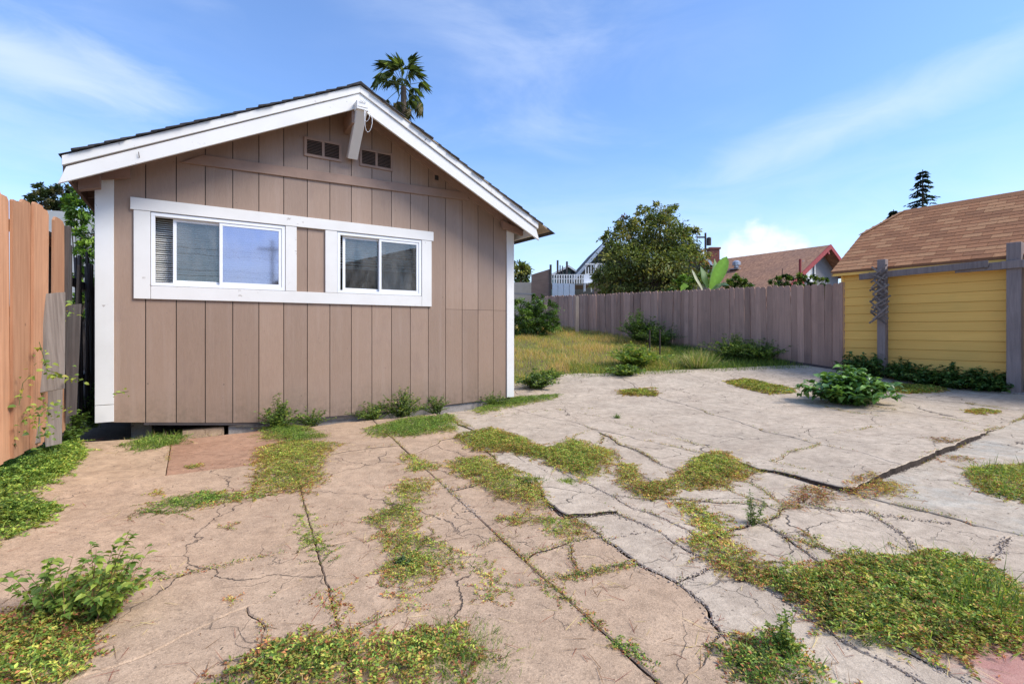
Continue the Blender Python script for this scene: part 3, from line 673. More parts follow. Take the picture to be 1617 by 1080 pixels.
# ------------------------------------------------------------------ left fence: apricot boards, then weathered boards
def board_mesh(w, h, t, mat, ear=.03, name='fence_board'):
    return MB().prism([(0, 0), (w, 0), (w, h-ear), (w-ear, h), (ear, h), (0, h-ear)], 1, 0, t).mesh(name, mat)
def build_left_fence():
    p = Vector((-3.96, 3.8, 0)); d = Vector((-.44, .898, 0)).normalized(); a = math.atan2(d.y, d.x)
    s0 = -2.4; st = p+d*s0
    R = empty('wooden_fence', (st.x, st.y, 0), a, 'tall apricot stained board fence along the left edge of the yard', 'fence')
    x = 0; k = 0; end = -s0+1.24
    while x < end:
        w = random.uniform(.165, .195)
        if True:
            h = 2.1+random.uniform(-.035, .035)
            o = inst('fence_board', board_mesh(w+.010, h, .02, M['orange'], random.uniform(.012, .045)), R, (x, -.044+.023*(k % 2), .22), (random.uniform(-.006, .006), random.uniform(-.003, .006), random.uniform(-.02, .02)))
        x += w; k += 1
        if abs(x-(-s0+.88)) < .09: x += .07
    for z in (.55, 1.35, 2.05): MB().box(0, .0, z, end, .04, z+.085).build('rail', M['orange'], R)
    for xx in (.2, 2.0, 3.5): MB().box(xx, .041, 0, xx+.09, .13, 2.2).build('post', M['grey_wood'], R)
    q = p+d*1.30
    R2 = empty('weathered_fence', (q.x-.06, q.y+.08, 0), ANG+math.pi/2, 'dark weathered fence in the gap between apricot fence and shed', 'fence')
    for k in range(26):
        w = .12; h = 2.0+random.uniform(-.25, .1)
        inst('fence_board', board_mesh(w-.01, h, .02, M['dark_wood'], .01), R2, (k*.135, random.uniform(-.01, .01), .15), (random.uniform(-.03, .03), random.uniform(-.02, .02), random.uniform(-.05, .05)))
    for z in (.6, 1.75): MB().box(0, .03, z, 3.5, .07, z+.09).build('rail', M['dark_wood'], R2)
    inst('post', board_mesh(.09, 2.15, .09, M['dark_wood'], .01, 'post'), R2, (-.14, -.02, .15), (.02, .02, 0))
    def plank(px, py0, py1, Y0, w, lab, grp, lean, mat='grey_wood', t=.022, off=0, yaw=.5):
        b = bp(px, py1, Y0); top = bp(px-lean, py0, Y0+.12); L = (top-b).length
        o = MB().prism([(-w*.36, 0), (w*.36, -.01), (w*.5, L*.55), (w*.62, L-.012), (-w*.62, L)], 1, -t/2, t/2).build('loose_plank', M[mat])
        z = (top-b).normalized(); yv = Vector((math.cos(-math.pi/2+yaw), math.sin(-math.pi/2+yaw), 0)); xv = yv.cross(z).normalized()*1; yv = z.cross(xv)
        o.matrix_world = Matrix(((xv.x, yv.x, z.x, b.x), (xv.y, yv.y, z.y, b.y), (xv.z, yv.z, z.z, b.z), (0, 0, 0, 1))); tag(o, lab, 'plank', 'loose planks leaning on the left fence')
    plank(81, 464, 616, 4.42, .25, 'wide silvery grey plank leaning high against the apricot fence', '', 13)
    plank(85, 560, 702, 4.55, .15, 'grey plank standing in the weeds below the wide silvery plank', '', 6)
    plank(56, 610, 700, 4.30, .09, 'short narrow grey stub leaning left of the taller lower plank', '', 8)
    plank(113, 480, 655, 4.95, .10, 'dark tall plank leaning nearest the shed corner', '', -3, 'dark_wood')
build_left_fence()

# ------------------------------------------------------------------ mauve fence on the right
def build_mauve_fence():
    pts = [Vector(xy(12.60, -2.02)), Vector(xy(12.95, 5.4)), Vector(xy(13.05, 9.2))]
    R = empty('mauve_fence', (pts[0].x, pts[0].y, 0), 0, 'mauve painted dog-eared board fence behind the weeds and concrete', 'fence')
    me = [MB().prism([(0, 0), (.146, 0), (.146, 1.80), (.125, 1.84), (.10, 1.852), (.046, 1.852), (.021, 1.84), (0, 1.80)], 1, 0, .018).mesh('fence_board', M['mauve']) for _ in range(1)][0]
    s = 0; total = (pts[1]-pts[0]).length+(pts[2]-pts[1]).length; l0 = (pts[1]-pts[0]).length; k = 0; ztop = lambda s: 2.255+.032*s-.00*s
    wob = 0
    while s < total:
        if s < l0: c = pts[0]+(pts[1]-pts[0])*(s/l0); d = (pts[1]-pts[0]).normalized()
        else: c = pts[1]+(pts[2]-pts[1])*((s-l0)/(total-l0)); d = (pts[2]-pts[1]).normalized()
        wob = .05*math.sin(s*1.3)
        q = c-pts[0]; 
        lean = .02*math.sin(s*.9)+random.uniform(-.005, .005)
        rot = math.atan2(d.y, d.x); jj = random.uniform(-.013, .013)
        inst('fence_board', me, R, (q.x+d.y*jj, q.y-d.x*jj, ztop(s)-1.852+random.uniform(-.018, .018)), (0, lean, rot), (1, 1, 1))
        s += .1485; k += 1
    dd = (pts[1]-pts[0]).normalized(); nn = Vector((dd.y, -dd.x))
    for z0 in (.5, 1.3, 1.95):
        a = nn*.04; b = (pts[1]-pts[0])+nn*.04; MB().bar((a.x, a.y, z0), (b.x, b.y, z0+.25), .04, .09).build('rail', M['mauve'], R)
    for t in np.linspace(0, 1, 5):
        c = (pts[1]-pts[0])*float(t)+nn*.1; MB().box(c.x-.045, c.y-.045, .1, c.x+.045, c.y+.045, 2.2+.25*t).build('post', M['mauve'], R)
    a = -nn*.0-dd*.06; MB().bar((a.x, a.y, .25), (a.x, a.y, 2.26), .10, .10, (1, 0, 0)).build('post', M['mauve'], R)
    a = -nn*.03; b = dd*1.9-nn*.03; MB().bar((a.x, a.y, .34), (b.x, b.y, .52), .03, .14).build('kick_board', M['kick'], R)
    c = bp(911, 468, 17.6); MB().box(c.x-pts[0].x-.06, c.y-pts[0].y-.1, .6, c.x-pts[0].x+.06, c.y-pts[0].y, c.z).build('post', M['palepost'], R)
build_mauve_fence()

# ------------------------------------------------------------------ yellow garage with shingle roof
GX, GY = 7.155, 10.6
def build_garage():
    R = empty('yellow_garage', (GX, GY, 0), ANG, 'yellow clapboard garage with brown shingle roof behind the timber frame', 'garage')
    bh = .178; ze = 2.46; LEN = 7.; k = 0; z = ze
    while z > -.05:
        MB().prism([(-.002, z), (.012, z), (.012, z-bh+.004), (-.014, z-bh+.004), (-.014, z-bh+.012)], 1, -LEN, 0).build('clapboard', M['yellow'], R); z -= bh
    MB().prism([(.0, -.1), (4.2, -.1), (4.2, ze), (2.1, 3.86), (.0, ze)], 1, -.02, .04).build('end_wall', M['yellow'], R)
    MB().box(-.03, -.0, .1, .05, .05, ze).build('corner_board', M['yellow'], R)
    MB().box(.02, -LEN, -.1, 4.18, -.03, ze).build('wall_core', M['dark'], R)
    p = .66; e0 = -.15; ez = 2.49; f = lambda a: (e0+a, ez+p*a); H = 2.26; y1 = .2
    c = math.sqrt(1+p*p); sl = math.atan(p)
    # deck planes (left slope with clipped end, right slope, small hip face)
    def P(a, y, dz=0): return (e0+a, y, ez+p*a+dz)
    def plate(pts3, nm, mat, th=.04, par=R):
        n = len(pts3); vs = [tuple(v) for v in pts3]+[(v[0], v[1], v[2]-th) for v in pts3]
        fs = [tuple(range(n)), tuple(range(2*n-1, n-1, -1))]+[(i, n+i, n+(i+1) % n, (i+1) % n) for i in range(n)]
        return MB().add(vs, fs).build(nm, mat, par)
    plate([P(0, -LEN), P(H, -LEN), P(H, y1-.53), P(1.474, y1), P(0, y1)], 'roof_deck', M['shingle'])
    Q = lambda a, y: (e0+2*H-a, y, ez+p*a)
    plate([Q(0, -LEN), Q(0, y1), Q(1.474, y1), Q(H, y1-.53), Q(H, -LEN)], 'roof_deck', M['shingle'])
    plate([P(1.474, y1+.001, .0), P(H, y1-.53), Q(1.474, y1+.001)], 'hip_end', M['shingle'])
    MB().box(e0+.01, -LEN, ez-.10, e0+.03, y1-.02, ez-.045).build('eave_fascia', M['yellow'], R)
    MB().bar((e0, y1-.02, ez-.07), (e0+1.474, y1-.02, ez-.07+p*1.474), .03, .07).build('rake_board', M['palepost'], R)
    rows = 18; ex = H*c/rows; tw = .285; n_obj = 0; far = MB()
    tab = MB().add([(0, 0, .009), (0, tw-.007, .009), (ex+.03, tw-.007, .0015), (ex+.03, 0, .0015), (0, 0, 0), (0, tw-.007, 0)],
                   [(0, 3, 2, 1), (0, 1, 5, 4), (0, 4, 3), (1, 2, 5)]).mesh('shingle', M['shingle'])
    for r in range(rows):
        a = r*ex/c; offs = (r*.137) % tw; y = y1-offs-tw*0
        lim = y1 if a < 1.474 else y1-.53*(a-1.474)/(H-1.474)
        y = y1+tw-offs
        while y > -LEN+.3:
            ya, yb = y-tw, y
            if ya < lim:
                wclip = min(yb, lim)-ya
                if wclip > .04:
                    if ya > -3.55 and n_obj < 290:
                        inst('shingle', tab, R, (e0+a, ya, ez+p*a+.002), (0, -sl, 0), (1, wclip/tw, 1)); n_obj += 1
                    else:
                        Mx = Matrix.Translation((e0+a, ya, ez+p*a+.002)) @ Matrix.Rotation(-sl, 4, 'Y')
                        far.add([Mx @ Vector(v) for v in ((0, 0, .009), (0, wclip-.007, .009), (ex+.03, wclip-.007, .0015), (ex+.03, 0, .0015), (0, 0, 0), (0, wclip-.007, 0))], [(0, 3, 2, 1), (0, 1, 5, 4), (0, 4, 3), (1, 2, 5)])
            y -= tw
    o = far.build('shingle_field', M['shingle'], R); o['kind'] = 'stuff'
    MB().prism([(e0+H-.12, ez+p*(H-.12)+.012), (e0+H, ez+p*H+.02), (e0+H+.12, ez+p*(H-.12)+.012), (e0+H, ez+p*H+.035)], 1, -LEN, y1-.55).build('ridge_cap', M['shingle'], R)
    MB().bar(P(1.46, y1, .008), P(H, y1-.53, .012), .16, .012).build('hip_cap', M['shingle'], R)
build_garage()
def build_pergola():
    R = empty('pergola_frame', (GX, GY, 0), ANG, 'weathered mauve-grey timber frame with posts and beam before the yellow wall', 'pergola')
    MB().box(-.26, -.84, .1, -.12, -.70, 2.64).build('post', M['pergola'], R, bevel=.006)
    MB().box(-.28, -2.75, .0, -.11, -2.57, 2.70).build('post', M['pergola'], R, bevel=.006)
    MB().box(-.28, -4.9, .0, -.11, -4.72, 2.70).build('post', M['pergola'], R, bevel=.006)
    MB().bar((-.285, -.40, 2.32), (-.285, -2.35, 2.375), .04, .12).build('beam', M['pergola'], R, bevel=.004)
    MB().bar((-.24, -1.9, 2.325), (-.24, -2.56, 2.33), .04, .13).build('beam', M['pergola'], R, bevel=.004)
    MB().bar((-.30, -2.52, 2.33), (-.30, -5.2, 2.34), .04, .13).build('beam', M['pergola'], R, bevel=.004)
    MB().box(-.32, -2.80, .08, -.05, -2.52, .20).build('post_footing', M['found'], R)
    L = empty('broken_lattice', (GX, GY, 0), ANG, 'crumpled bundle of broken diagonal lattice hanging on the left pergola post', 'lattice')
    xy0 = -.77; rr = random.Random(5)
    for k in range(26):
        z = 1.47+.95*(k/25)+rr.uniform(-.02, .02); sgn = -1 if k % 2 else 1; a = math.radians(rr.uniform(25, 48))*sgn; ln = rr.uniform(.28, .40)/2
        if 1.9 < z < 2.0: ln *= .8
        cy = xy0+rr.uniform(-.05, .03); x = -.315-.012*(k % 4)-rr.uniform(0, .03)
        MB().bar((x, cy-ln*math.cos(a), z-ln*math.sin(a)), (x+rr.uniform(-.03, .03), cy+ln*math.cos(a), z+ln*math.sin(a)), .008, .032).build('lattice_slat', M['lattice'], L)
build_pergola()

# ------------------------------------------------------------------ foliage builders
def unit(a): return a/np.maximum(np.linalg.norm(a, axis=1, keepdims=True), 1e-9)
def leaf_arrays(P, D, Nn, L, Wd, C, fold=.25, droop=.15):
    D = unit(D); S = unit(np.cross(D, Nn)); U = np.cross(S, D); n = len(P); L = L[:, None]; Wd = Wd[:, None]
    v0 = P; v1 = P+D*L*.45-S*Wd/2+U*Wd*fold; v2 = P+D*L-U*L*droop; v3 = P+D*L*.45+S*Wd/2+U*Wd*fold
    V = np.stack([v0, v1, v2, v3], 1).reshape(-1, 3); i = np.arange(n)[:, None]*4
    F = np.concatenate([i+np.array([0, 1, 2]), i+np.array([0, 2, 3])], 0)
    k = RNG.uniform(.85, 1.15, (n, 4, 1)); CC = (C[:, None, :]*k).reshape(-1, 3)
    return V, F, CC
def big_leaf_arrays(P, D, Nn, L, Wd, C, fold=.18, droop=.35):    # rib-folded leaf, 8 triangles
    D = unit(D); S = unit(np.cross(D, Nn)); U = np.cross(S, D); n = len(P); L = L[:, None]; Wd = Wd[:, None]
    r0 = P; r1 = P+D*L*.33; r2 = P+D*L*.66-U*L*droop*.25; r3 = P+D*L*.97-U*L*droop
    l1 = r1-S*Wd*.5+U*Wd*fold-D*L*.05; l2 = r2-S*Wd*.38+U*Wd*fold; q1 = r1+S*Wd*.5+U*Wd*fold-D*L*.05; q2 = r2+S*Wd*.38+U*Wd*fold
    V = np.stack([r0, r1, r2, r3, l1, l2, q1, q2], 1).reshape(-1, 3); i = np.arange(n)[:, None]*8
    T = [(0, 4, 1), (1, 4, 5), (1, 5, 2), (2, 5, 3), (0, 1, 6), (1, 7, 6), (1, 2, 7), (2, 3, 7)]
    F = np.concatenate([i+np.array(t) for t in T], 0); k = RNG.uniform(.9, 1.1, (n, 8, 1))
    return V, F, (C[:, None, :]*k).reshape(-1, 3)
def blade_arrays(P, D, L, Wd, C, bend=.5):           # grass blades bending over
    n = len(P); D = unit(D); ph = RNG.uniform(0, 2*np.pi, n); S = np.stack([np.cos(ph), np.sin(ph), np.zeros(n)], 1)
    S = unit(S-D*np.sum(S*D, 1, keepdims=True)); Bd = np.cross(S, D); b = (RNG.uniform(.2, 1., n)*bend)[:, None]; L = L[:, None]; Wd = Wd[:, None]
    v0 = P-S*Wd/2; v1 = P+S*Wd/2; m = P+D*L*.55+Bd*L*b*.25; v2 = m-S*Wd*.4; v3 = m+S*Wd*.4; v4 = P+D*L*(1-.15*b)+Bd*L*b*.8-np.array([0, 0, 1])*L*b*.25
    V = np.stack([v0, v1, v2, v3, v4], 1).reshape(-1, 3); i = np.arange(n)[:, None]*5
    F = np.concatenate([i+np.array(t) for t in ((0, 1, 3), (0, 3, 2), (2, 3, 4))], 0)
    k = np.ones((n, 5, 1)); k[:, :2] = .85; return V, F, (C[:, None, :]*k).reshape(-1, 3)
def cat_arrays(lst):
    V = []; F = []; C = []; o = 0
    for v, f, c in lst: V.append(v); F.append(f+o); C.append(c); o += len(v)
    return np.concatenate(V), np.concatenate(F), np.concatenate(C)
def leafobj(name, arr, mat, parent=None):
    o = bpy.data.objects.new(name, fast_mesh(name, *arr, mat)); link(o, parent); return o
def pal(cols, n, jit=.15):
    c = np.array([c[:3] for c, w in cols]); w = np.array([w for c, w in cols], float); i = RNG.choice(len(cols), n, p=w/w.sum())
    return c[i]*RNG.uniform(1-jit, 1+jit, (n, 1))
G_ = {'deep': (.06, .105, .022), 'mid': (.12, .19, .035), 'lime': (.24, .29, .05), 'yel': (.33, .30, .06), 'gold': (.36, .25, .07), 'rust': (.30, .12, .05), 'red': (.20, .065, .04), 'straw': (.50, .40, .19), 'grey': (.13, .17, .09), 'brown': (.14, .08, .04)}
MATPAL = [(G_['mid'], 4), (G_['lime'], 4.5), (G_['deep'], 1.8), (G_['yel'], 2.4), (G_['gold'], 1.7), (G_['rust'], 1.1), (G_['brown'], .6)]
EDGEPAL = [(G_['mid'], 1.2), (G_['lime'], 1.1), (G_['yel'], 2), (G_['gold'], 2.4), (G_['rust'], 3), (G_['red'], 1.4), (G_['brown'], 1)]
REDPAL = [(G_['mid'], 1), (G_['yel'], .8), (G_['gold'], 1), (G_['rust'], 3), (G_['red'], 2.5), (G_['brown'], 1)]
LIMEPAL = [(G_['lime'], 4), (G_['mid'], 3), (G_['yel'], .8)]
GREENPAL = [(G_['mid'], 4), (G_['deep'], 3), (G_['lime'], 1.5)]
gv = np.vectorize(g)
def inpoly(P, x, y):
    r = np.zeros(len(x), bool)
    for i in range(len(P)):
        (x0, y0), (x1, y1) = P[i-1], P[i]
        if y0 == y1: continue
        c = ((y0 > y) != (y1 > y)) & (x < (x1-x0)*(y-y0)/(y1-y0)+x0); r ^= c
    return r
def edgedist(P, x, y):
    d = np.full(len(x), 9.)
    for i in range(len(P)):
        (x0, y0), (x1, y1) = P[i-1], P[i]; ax, ay = x1-x0, y1-y0; t = np.clip(((x-x0)*ax+(y-y0)*ay)/(ax*ax+ay*ay+1e-9), 0, 1)
        d = np.minimum(d, np.hypot(x-x0-ax*t, y-y0-ay*t))
    return d
def noise2(x, y, s, z=0.): return np.array([mn.noise(Vector((a*s, b*s, z))) for a, b in zip(x, y)])
def mat_patch(pxpoly, label, dens=420, steps=22, hgt=.035, ls=.0115, palc=None, pale=None, group='creeping weed mats in the cracked concrete', grass=0, glen=.09, cat='weed patch', step=.011, out=.78):
    P = [at(px, py) for px, py in pxpoly]; xs, ys = zip(*P); A = abs(area(P))
    palc = palc or MATPAL; pale = pale or EDGEPAL
    hgt *= .72; n = int(A*dens*2.1)+12; x = RNG.uniform(min(xs), max(xs), n*6); y = RNG.uniform(min(ys), max(ys), n*6)
    k = inpoly(P, x, y); x, y = x[k][:n], y[k][:n]
    nz = noise2(x, y, 5.5, 3.); nz = nz*.9+1.2*noise2(x, y, 10., 6.); keep = RNG.uniform(-.35, .30, len(x)) < nz+np.clip(edgedist(P, x, y)*3.2, -.1, .34)-.04; x, y = x[keep], y[keep]; n = len(x)
    if n < 3: return
    h = RNG.uniform(0, 2*np.pi, n); alive = np.ones(n, bool); arrs = []; hh = hgt*RNG.uniform(.3, 1.2, n)*np.clip(edgedist(P, x, y)/.12+.25, .25, 1.)
    tone = noise2(x, y, 3.2, 8.); tl = np.clip(1+.9*noise2(x, y, 9., 4.), .45, 1.5)
    Ps = []; Ds = []; Ns = []; Ls = []; Cs = []
    for s in range(steps):
        h += RNG.normal(0, .35, n); x = x+np.cos(h)*step; y = y+np.sin(h)*step
        ins = inpoly(P, x, y); alive &= ins | (RNG.uniform(0, 1, n) < out)
        if not alive.any(): break
        xa, ya, ha = x[alive], y[alive], h[alive]; m = len(xa); ed = edgedist(P, xa, ya)*np.where(inpoly(P, xa, ya), 1, -1)
        z = gv(xa, ya)+.004+hh[alive]*np.sin(np.pi*min(1, (s+1)/steps*1.0))*np.clip(.4+ed*6, .1, 1)
        for sd_ in (-1, 1):
            a = ha+sd_*RNG.uniform(.5, 1.5, m); el = RNG.uniform(-.1, .8, m)
            Ps.append(np.stack([xa, ya, z], 1)); Ds.append(np.stack([np.cos(a)*np.cos(el), np.sin(a)*np.cos(el), np.sin(el)], 1))
            Ns.append(np.stack([RNG.normal(0, .45, m), RNG.normal(0, .45, m), np.ones(m)], 1)); Ls.append(ls*RNG.uniform(.7, 1.45, m))
            e = np.clip(.66-ed*4.5-tone[alive]*1.1+RNG.normal(0, .15, m), 0, 1)[:, None] > RNG.uniform(0, 1, (m, 1))
            Cs.append(np.where(e, pal(pale, m, .25), pal(palc, m, .25))*tl[alive][:, None])
    Pa = np.concatenate(Ps); La = np.concatenate(Ls)
    arr = leaf_arrays(Pa, np.concatenate(Ds), np.concatenate(Ns), La, La*RNG.uniform(.42, .62, len(La)), np.concatenate(Cs))
    if grass:
        m = int(A*grass)+4; gx = RNG.uniform(min(xs), max(xs), m*5); gy = RNG.uniform(min(ys), max(ys), m*5); k = inpoly(P, gx, gy); gx, gy = gx[k][:m], gy[k][:m]; m = len(gx)
        gp = np.stack([gx, gy, gv(gx, gy)], 1); D = np.stack([RNG.normal(0, .55, m), RNG.normal(0, .55, m), np.ones(m)], 1)
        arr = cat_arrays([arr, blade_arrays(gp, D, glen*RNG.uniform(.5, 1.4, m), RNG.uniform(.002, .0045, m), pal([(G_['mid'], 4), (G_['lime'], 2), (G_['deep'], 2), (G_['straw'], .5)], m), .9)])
    if n > 40:                                         # bare reddish runners showing through
        m = min(n, 260); a = RNG.uniform(0, 6.28, m); rp = np.stack([x[:m], y[:m], gv(x[:m], y[:m])+.003], 1)
        arr = cat_arrays([arr, blade_arrays(rp, np.stack([np.cos(a), np.sin(a), np.full(m, .08)], 1), RNG.uniform(.05, .14, m), np.full(m, .0025), pal([(G_['red'], 3), (G_['brown'], 3), (G_['straw'], 2)], m), .1)])
    o = leafobj('weed_patch', arr, M['matleaf']); tag(o, label, cat, group, 'stuff'); return o

patches = [
 ([(415,705),(470,695),(540,702),(520,716),(505,740),(520,758),(482,783),(440,778),(395,785),(402,750),(395,725)], 'green and gold weed mat below the left leafy bush at the shed wall', {}),
 ([(215,800),(260,788),(330,775),(400,780),(440,780),(400,790),(330,800),(265,812),(225,812)], 'thin flat green weed strip left of the wall weeds', dict(hgt=.02, palc=GREENPAL)),
 ([(468,812),(490,806),(500,848),(525,872),(528,886),(505,897),(488,880),(475,840)], 'narrow green weed strip growing down one slab joint', dict(hgt=.03, palc=LIMEPAL, pale=MATPAL)),
 ([(640,757),(690,757),(668,790),(662,820),(652,838),(680,850),(745,880),(738,890),(700,900),(680,940),(660,965),(622,962),(590,900),(612,885),(600,840),(575,822),(605,805),(622,780)], 'long ragged green weed mat in the middle of the pink slabs', dict(hgt=.04)),
 ([(752,895),(790,893),(805,930),(780,952),(760,950),(765,920)], 'small green weed mat right of the long ragged mat', dict(hgt=.025)),
 ([(350,1095),(375,1050),(440,1015),(520,1005),(600,1008),(680,1000),(728,985),(748,1020),(752,1095)], 'dense leafy weed mat along the bottom edge left of centre', dict(hgt=.07, ls=.015, dens=520, grass=350, glen=.06)),
 ([(720,690),(780,678),(830,695),(862,712),(905,695),(968,715),(962,745),(925,762),(890,745),(840,722),(800,716),(750,712)], 'mounded green and gold weed mat nearest the right end of the shed front', dict(hgt=.09, ls=.013, dens=600)),
 ([(705,728),(760,720),(800,738),(850,755),(878,798),(850,805),(800,790),(760,765),(715,745)], 'green weed mat with rust edges along the pink and pale slab border', dict(hgt=.06, dens=520)),
 ([(780,820),(830,808),(850,820),(900,818),(935,835),(900,850),(862,845),(840,825),(795,832)], 'bright lime weed mat on the pink slab beside the widest crack', dict(hgt=.03, palc=LIMEPAL)),
 ([(975,735),(1000,728),(1015,768),(1060,760),(1095,725),(1140,712),(1165,730),(1200,748),(1160,760),(1140,775),(1080,775),(1040,795),(1000,782),(975,765)], 'mounded weed mat against the left edge of the raised slab', dict(hgt=.09, ls=.013, dens=600)),
 ([(1060,785),(1100,795),(1130,815),(1160,830),(1155,850),(1128,852),(1180,870),(1225,895),(1220,935),(1180,920),(1130,900),(1095,880),(1090,850),(1110,840),(1085,815)], 'narrow golden weed mat winding down through the pale broken slabs', dict(hgt=.05, dens=520, ls=.013)),
 ([(1225,895),(1270,905),(1300,900),(1350,870),(1400,887),(1480,875),(1545,888),(1590,920),(1640,950),(1640,1020),(1560,1030),(1500,1040),(1440,1035),(1350,1020),(1310,1000),(1290,970),(1220,935)], 'largest dense weed mat with long grass in the lower right corner', dict(hgt=.09, ls=.015, dens=820, grass=700, glen=.12)),
 ([(1135,1035),(1180,1012),(1240,1000),(1285,1040),(1310,1095),(1160,1095)], 'dark green weed clump at the bottom edge right of centre', dict(hgt=.09, ls=.014, dens=600, grass=900, glen=.08, palc=GREENPAL)),
 ([(1525,740),(1640,733),(1640,800),(1560,780),(1535,765)], 'flat green weed mat at the right edge beyond the slab step', dict(hgt=.06, ls=.016, grass=1200, glen=.12)),
 ([(835,900),(850,905),(880,930),(930,970),(990,1012),(1045,1052),(1034,1065),(980,1030),(920,982),(866,945)], 'line of green weeds growing in the long diagonal slab joint', dict(out=.45, hgt=.03, palc=GREENPAL, dens=600)),
 ([(865,915),(940,898),(1005,885),(1008,892),(935,912),(880,924)], 'thin line of green weeds in the cross joint of the pink slab', dict(out=.4, hgt=.02, palc=GREENPAL, dens=600)),
 ([(1145,603),(1180,598),(1250,613),(1257,621),(1215,623),(1165,612)], 'flat oval weed mat alone on the far pale slab', dict(hgt=.05, ls=.02, dens=260)),
 ([(970,617),(1038,612),(1036,626),(990,625)], 'small flat weed tuft on the far slab near the grass', dict(hgt=.04, ls=.02, dens=260)),
 ([(-30,745),(60,700),(120,692),(137,722),(100,750),(60,768),(35,800),(95,800),(60,832),(-30,870)], 'leafy green weed bank at the foot of the left fence', dict(hgt=.13, ls=.019, dens=520, palc=GREENPAL, pale=LIMEPAL, grass=900, glen=.1)),
 ([(-30,1000),(60,960),(100,925),(190,898),(206,930),(170,962),(150,1000),(120,1095),(-30,1095)], 'leafy weed mat in the lower left corner beneath the tall shoots', dict(hgt=.08, ls=.015, dens=620, grass=900, glen=.08)),
 ([(1330,768),(1380,748),(1440,772),(1400,787),(1340,785)], 'rust tipped weed clump leaning on the front edge of the raised slab', dict(hgt=.09, palc=REDPAL, dens=520)),
 ([(1240,795),(1270,770),(1300,772),(1325,782),(1300,797),(1255,806)], 'dry reddish weed clump at the corner of the raised slab', dict(hgt=.08, palc=REDPAL, pale=REDPAL, dens=420)),
 ([(1260,850),(1280,830),(1300,852),(1310,872),(1285,868)], 'small rusty weed clump in the crack above the largest mat', dict(hgt=.04)),
 ([(1470,690),(1520,695),(1510,704),(1480,700)], 'rust red weed streak on top of the raised slab', dict(hgt=.03, palc=REDPAL, pale=REDPAL, dens=260)),
 ([(1475,722),(1520,720),(1540,728),(1490,732)], 'rust red weed streak below the slab step', dict(hgt=.03, palc=REDPAL, pale=REDPAL, dens=260)),
 ([(185,705),(240,690),(300,688),(285,700),(220,714)], 'low green weeds in the shade under the left end of the shed', dict(hgt=.05, palc=GREENPAL, pale=GREENPAL, grass=1500)),
 ([(410,676),(480,672),(520,690),(480,700),(420,698)], 'low weeds at the foot of the shed wall under the first window', dict(hgt=.05, palc=GREENPAL, pale=MATPAL)),
 ([(570,680),(640,662),(720,655),(722,682),(640,690),(590,690)], 'low green weeds under the flowering bush at the shed wall', dict(hgt=.07, palc=GREENPAL, pale=MATPAL)),
 ([(745,648),(810,628),(890,622),(870,632),(800,645),(760,655)], 'low green weeds at the right end of the shed wall', dict(hgt=.06, palc=GREENPAL, pale=MATPAL)),
 ([(345,832),(370,824),(388,832),(365,840)], 'tiny green tuft alone on the beige slab', dict(out=.5, steps=12, palc=GREENPAL)),
 ([(285,974),(318,962),(335,964),(310,980)], 'small flat green tuft on the lower pink slab', dict(out=.5, steps=12, palc=GREENPAL)),
 ([(352,948),(385,938),(392,944),(362,956)], 'dark tuft at the end of a crack in the lower pink slab', dict(out=.5, steps=12, palc=GREENPAL)),
 ([(288,737),(316,731),(322,738),(296,742)], 'small tuft on the reddish slab by the shed', dict(out=.5, steps=12, palc=GREENPAL)),
 ([(230,780),(258,772),(260,784),(236,786)], 'pale tuft beside the flat weed strip', dict(out=.5, steps=12, palc=LIMEPAL)),
 ([(1525,648),(1560,645),(1585,652),(1545,655)], 'thin flat weeds on the slab near the right timber post', dict(hgt=.02, ls=.02, dens=260)),
 ([(500,925),(530,935),(540,965),(520,975),(505,950)], 'reddish trailing weed in the lower pink slab joint', dict(palc=REDPAL, hgt=.02)),
 ([(635,712),(690,735),(655,745),(632,725)], 'thin gold weeds on the slab joint near the flowering bush', dict(palc=LIMEPAL, hgt=.02, dens=300)),
 ([(700,655),(960,640),(940,646),(740,662)], 'scattered sprigs at the far slab crack', dict(hgt=.01, dens=10, steps=6)),
 ([(640,738),(700,733),(690,742),(645,746)], 'short green weed line on the pink slab before the shed', dict(palc=GREENPAL, hgt=.03)),
 ([(1402,605),(1480,610),(1500,618),(1440,622),(1405,618)], 'flat green weeds trailing right of the large leafed plant', dict(hgt=.05, ls=.022, dens=260)),
]
for poly, lab, kw in patches: mat_patch(poly, lab, **kw)

def joint_weeds():
    E_ = np.array(EDGEPTS); RNG.shuffle(E_); X = C0[0]+E_[:, 0]*E1[0]+E_[:, 1]*E2[0]; Y = C0[1]+E_[:, 0]*E1[1]+E_[:, 1]*E2[1]
    k = (Y > 1.5) & (Y < 7.5) & (np.abs(X) < Y*1.1); X, Y = X[k], Y[k]; nz = noise2(X, Y, 1.3, 21.); k = nz+RNG.normal(0, .14, len(X)) > .10; X, Y = X[k], Y[k]; n = len(X)
    q = 9; x = np.repeat(X, q)+RNG.normal(0, .012, n*q); y = np.repeat(Y, q)+RNG.normal(0, .012, n*q); m = len(x); a = RNG.uniform(0, 6.28, m); el = RNG.uniform(0, .9, m)
    L = .0105*RNG.uniform(.6, 1.5, m)
    arr = leaf_arrays(np.stack([x, y, gv(x, y)+RNG.uniform(.0, .018, m)], 1), np.stack([np.cos(a)*np.cos(el), np.sin(a)*np.cos(el), np.sin(el)], 1), np.stack([RNG.normal(0, .4, m), RNG.normal(0, .4, m), np.ones(m)], 1), L, L*.5, pal(EDGEPAL+[(G_['deep'], 2), (G_['mid'], 2)], m, .25))
    o = leafobj('joint_weeds', arr, M['matleaf']); tag(o, 'sparse tiny weeds sprouting from the slab joints and cracks', 'joint weeds', None, 'stuff')
joint_weeds()
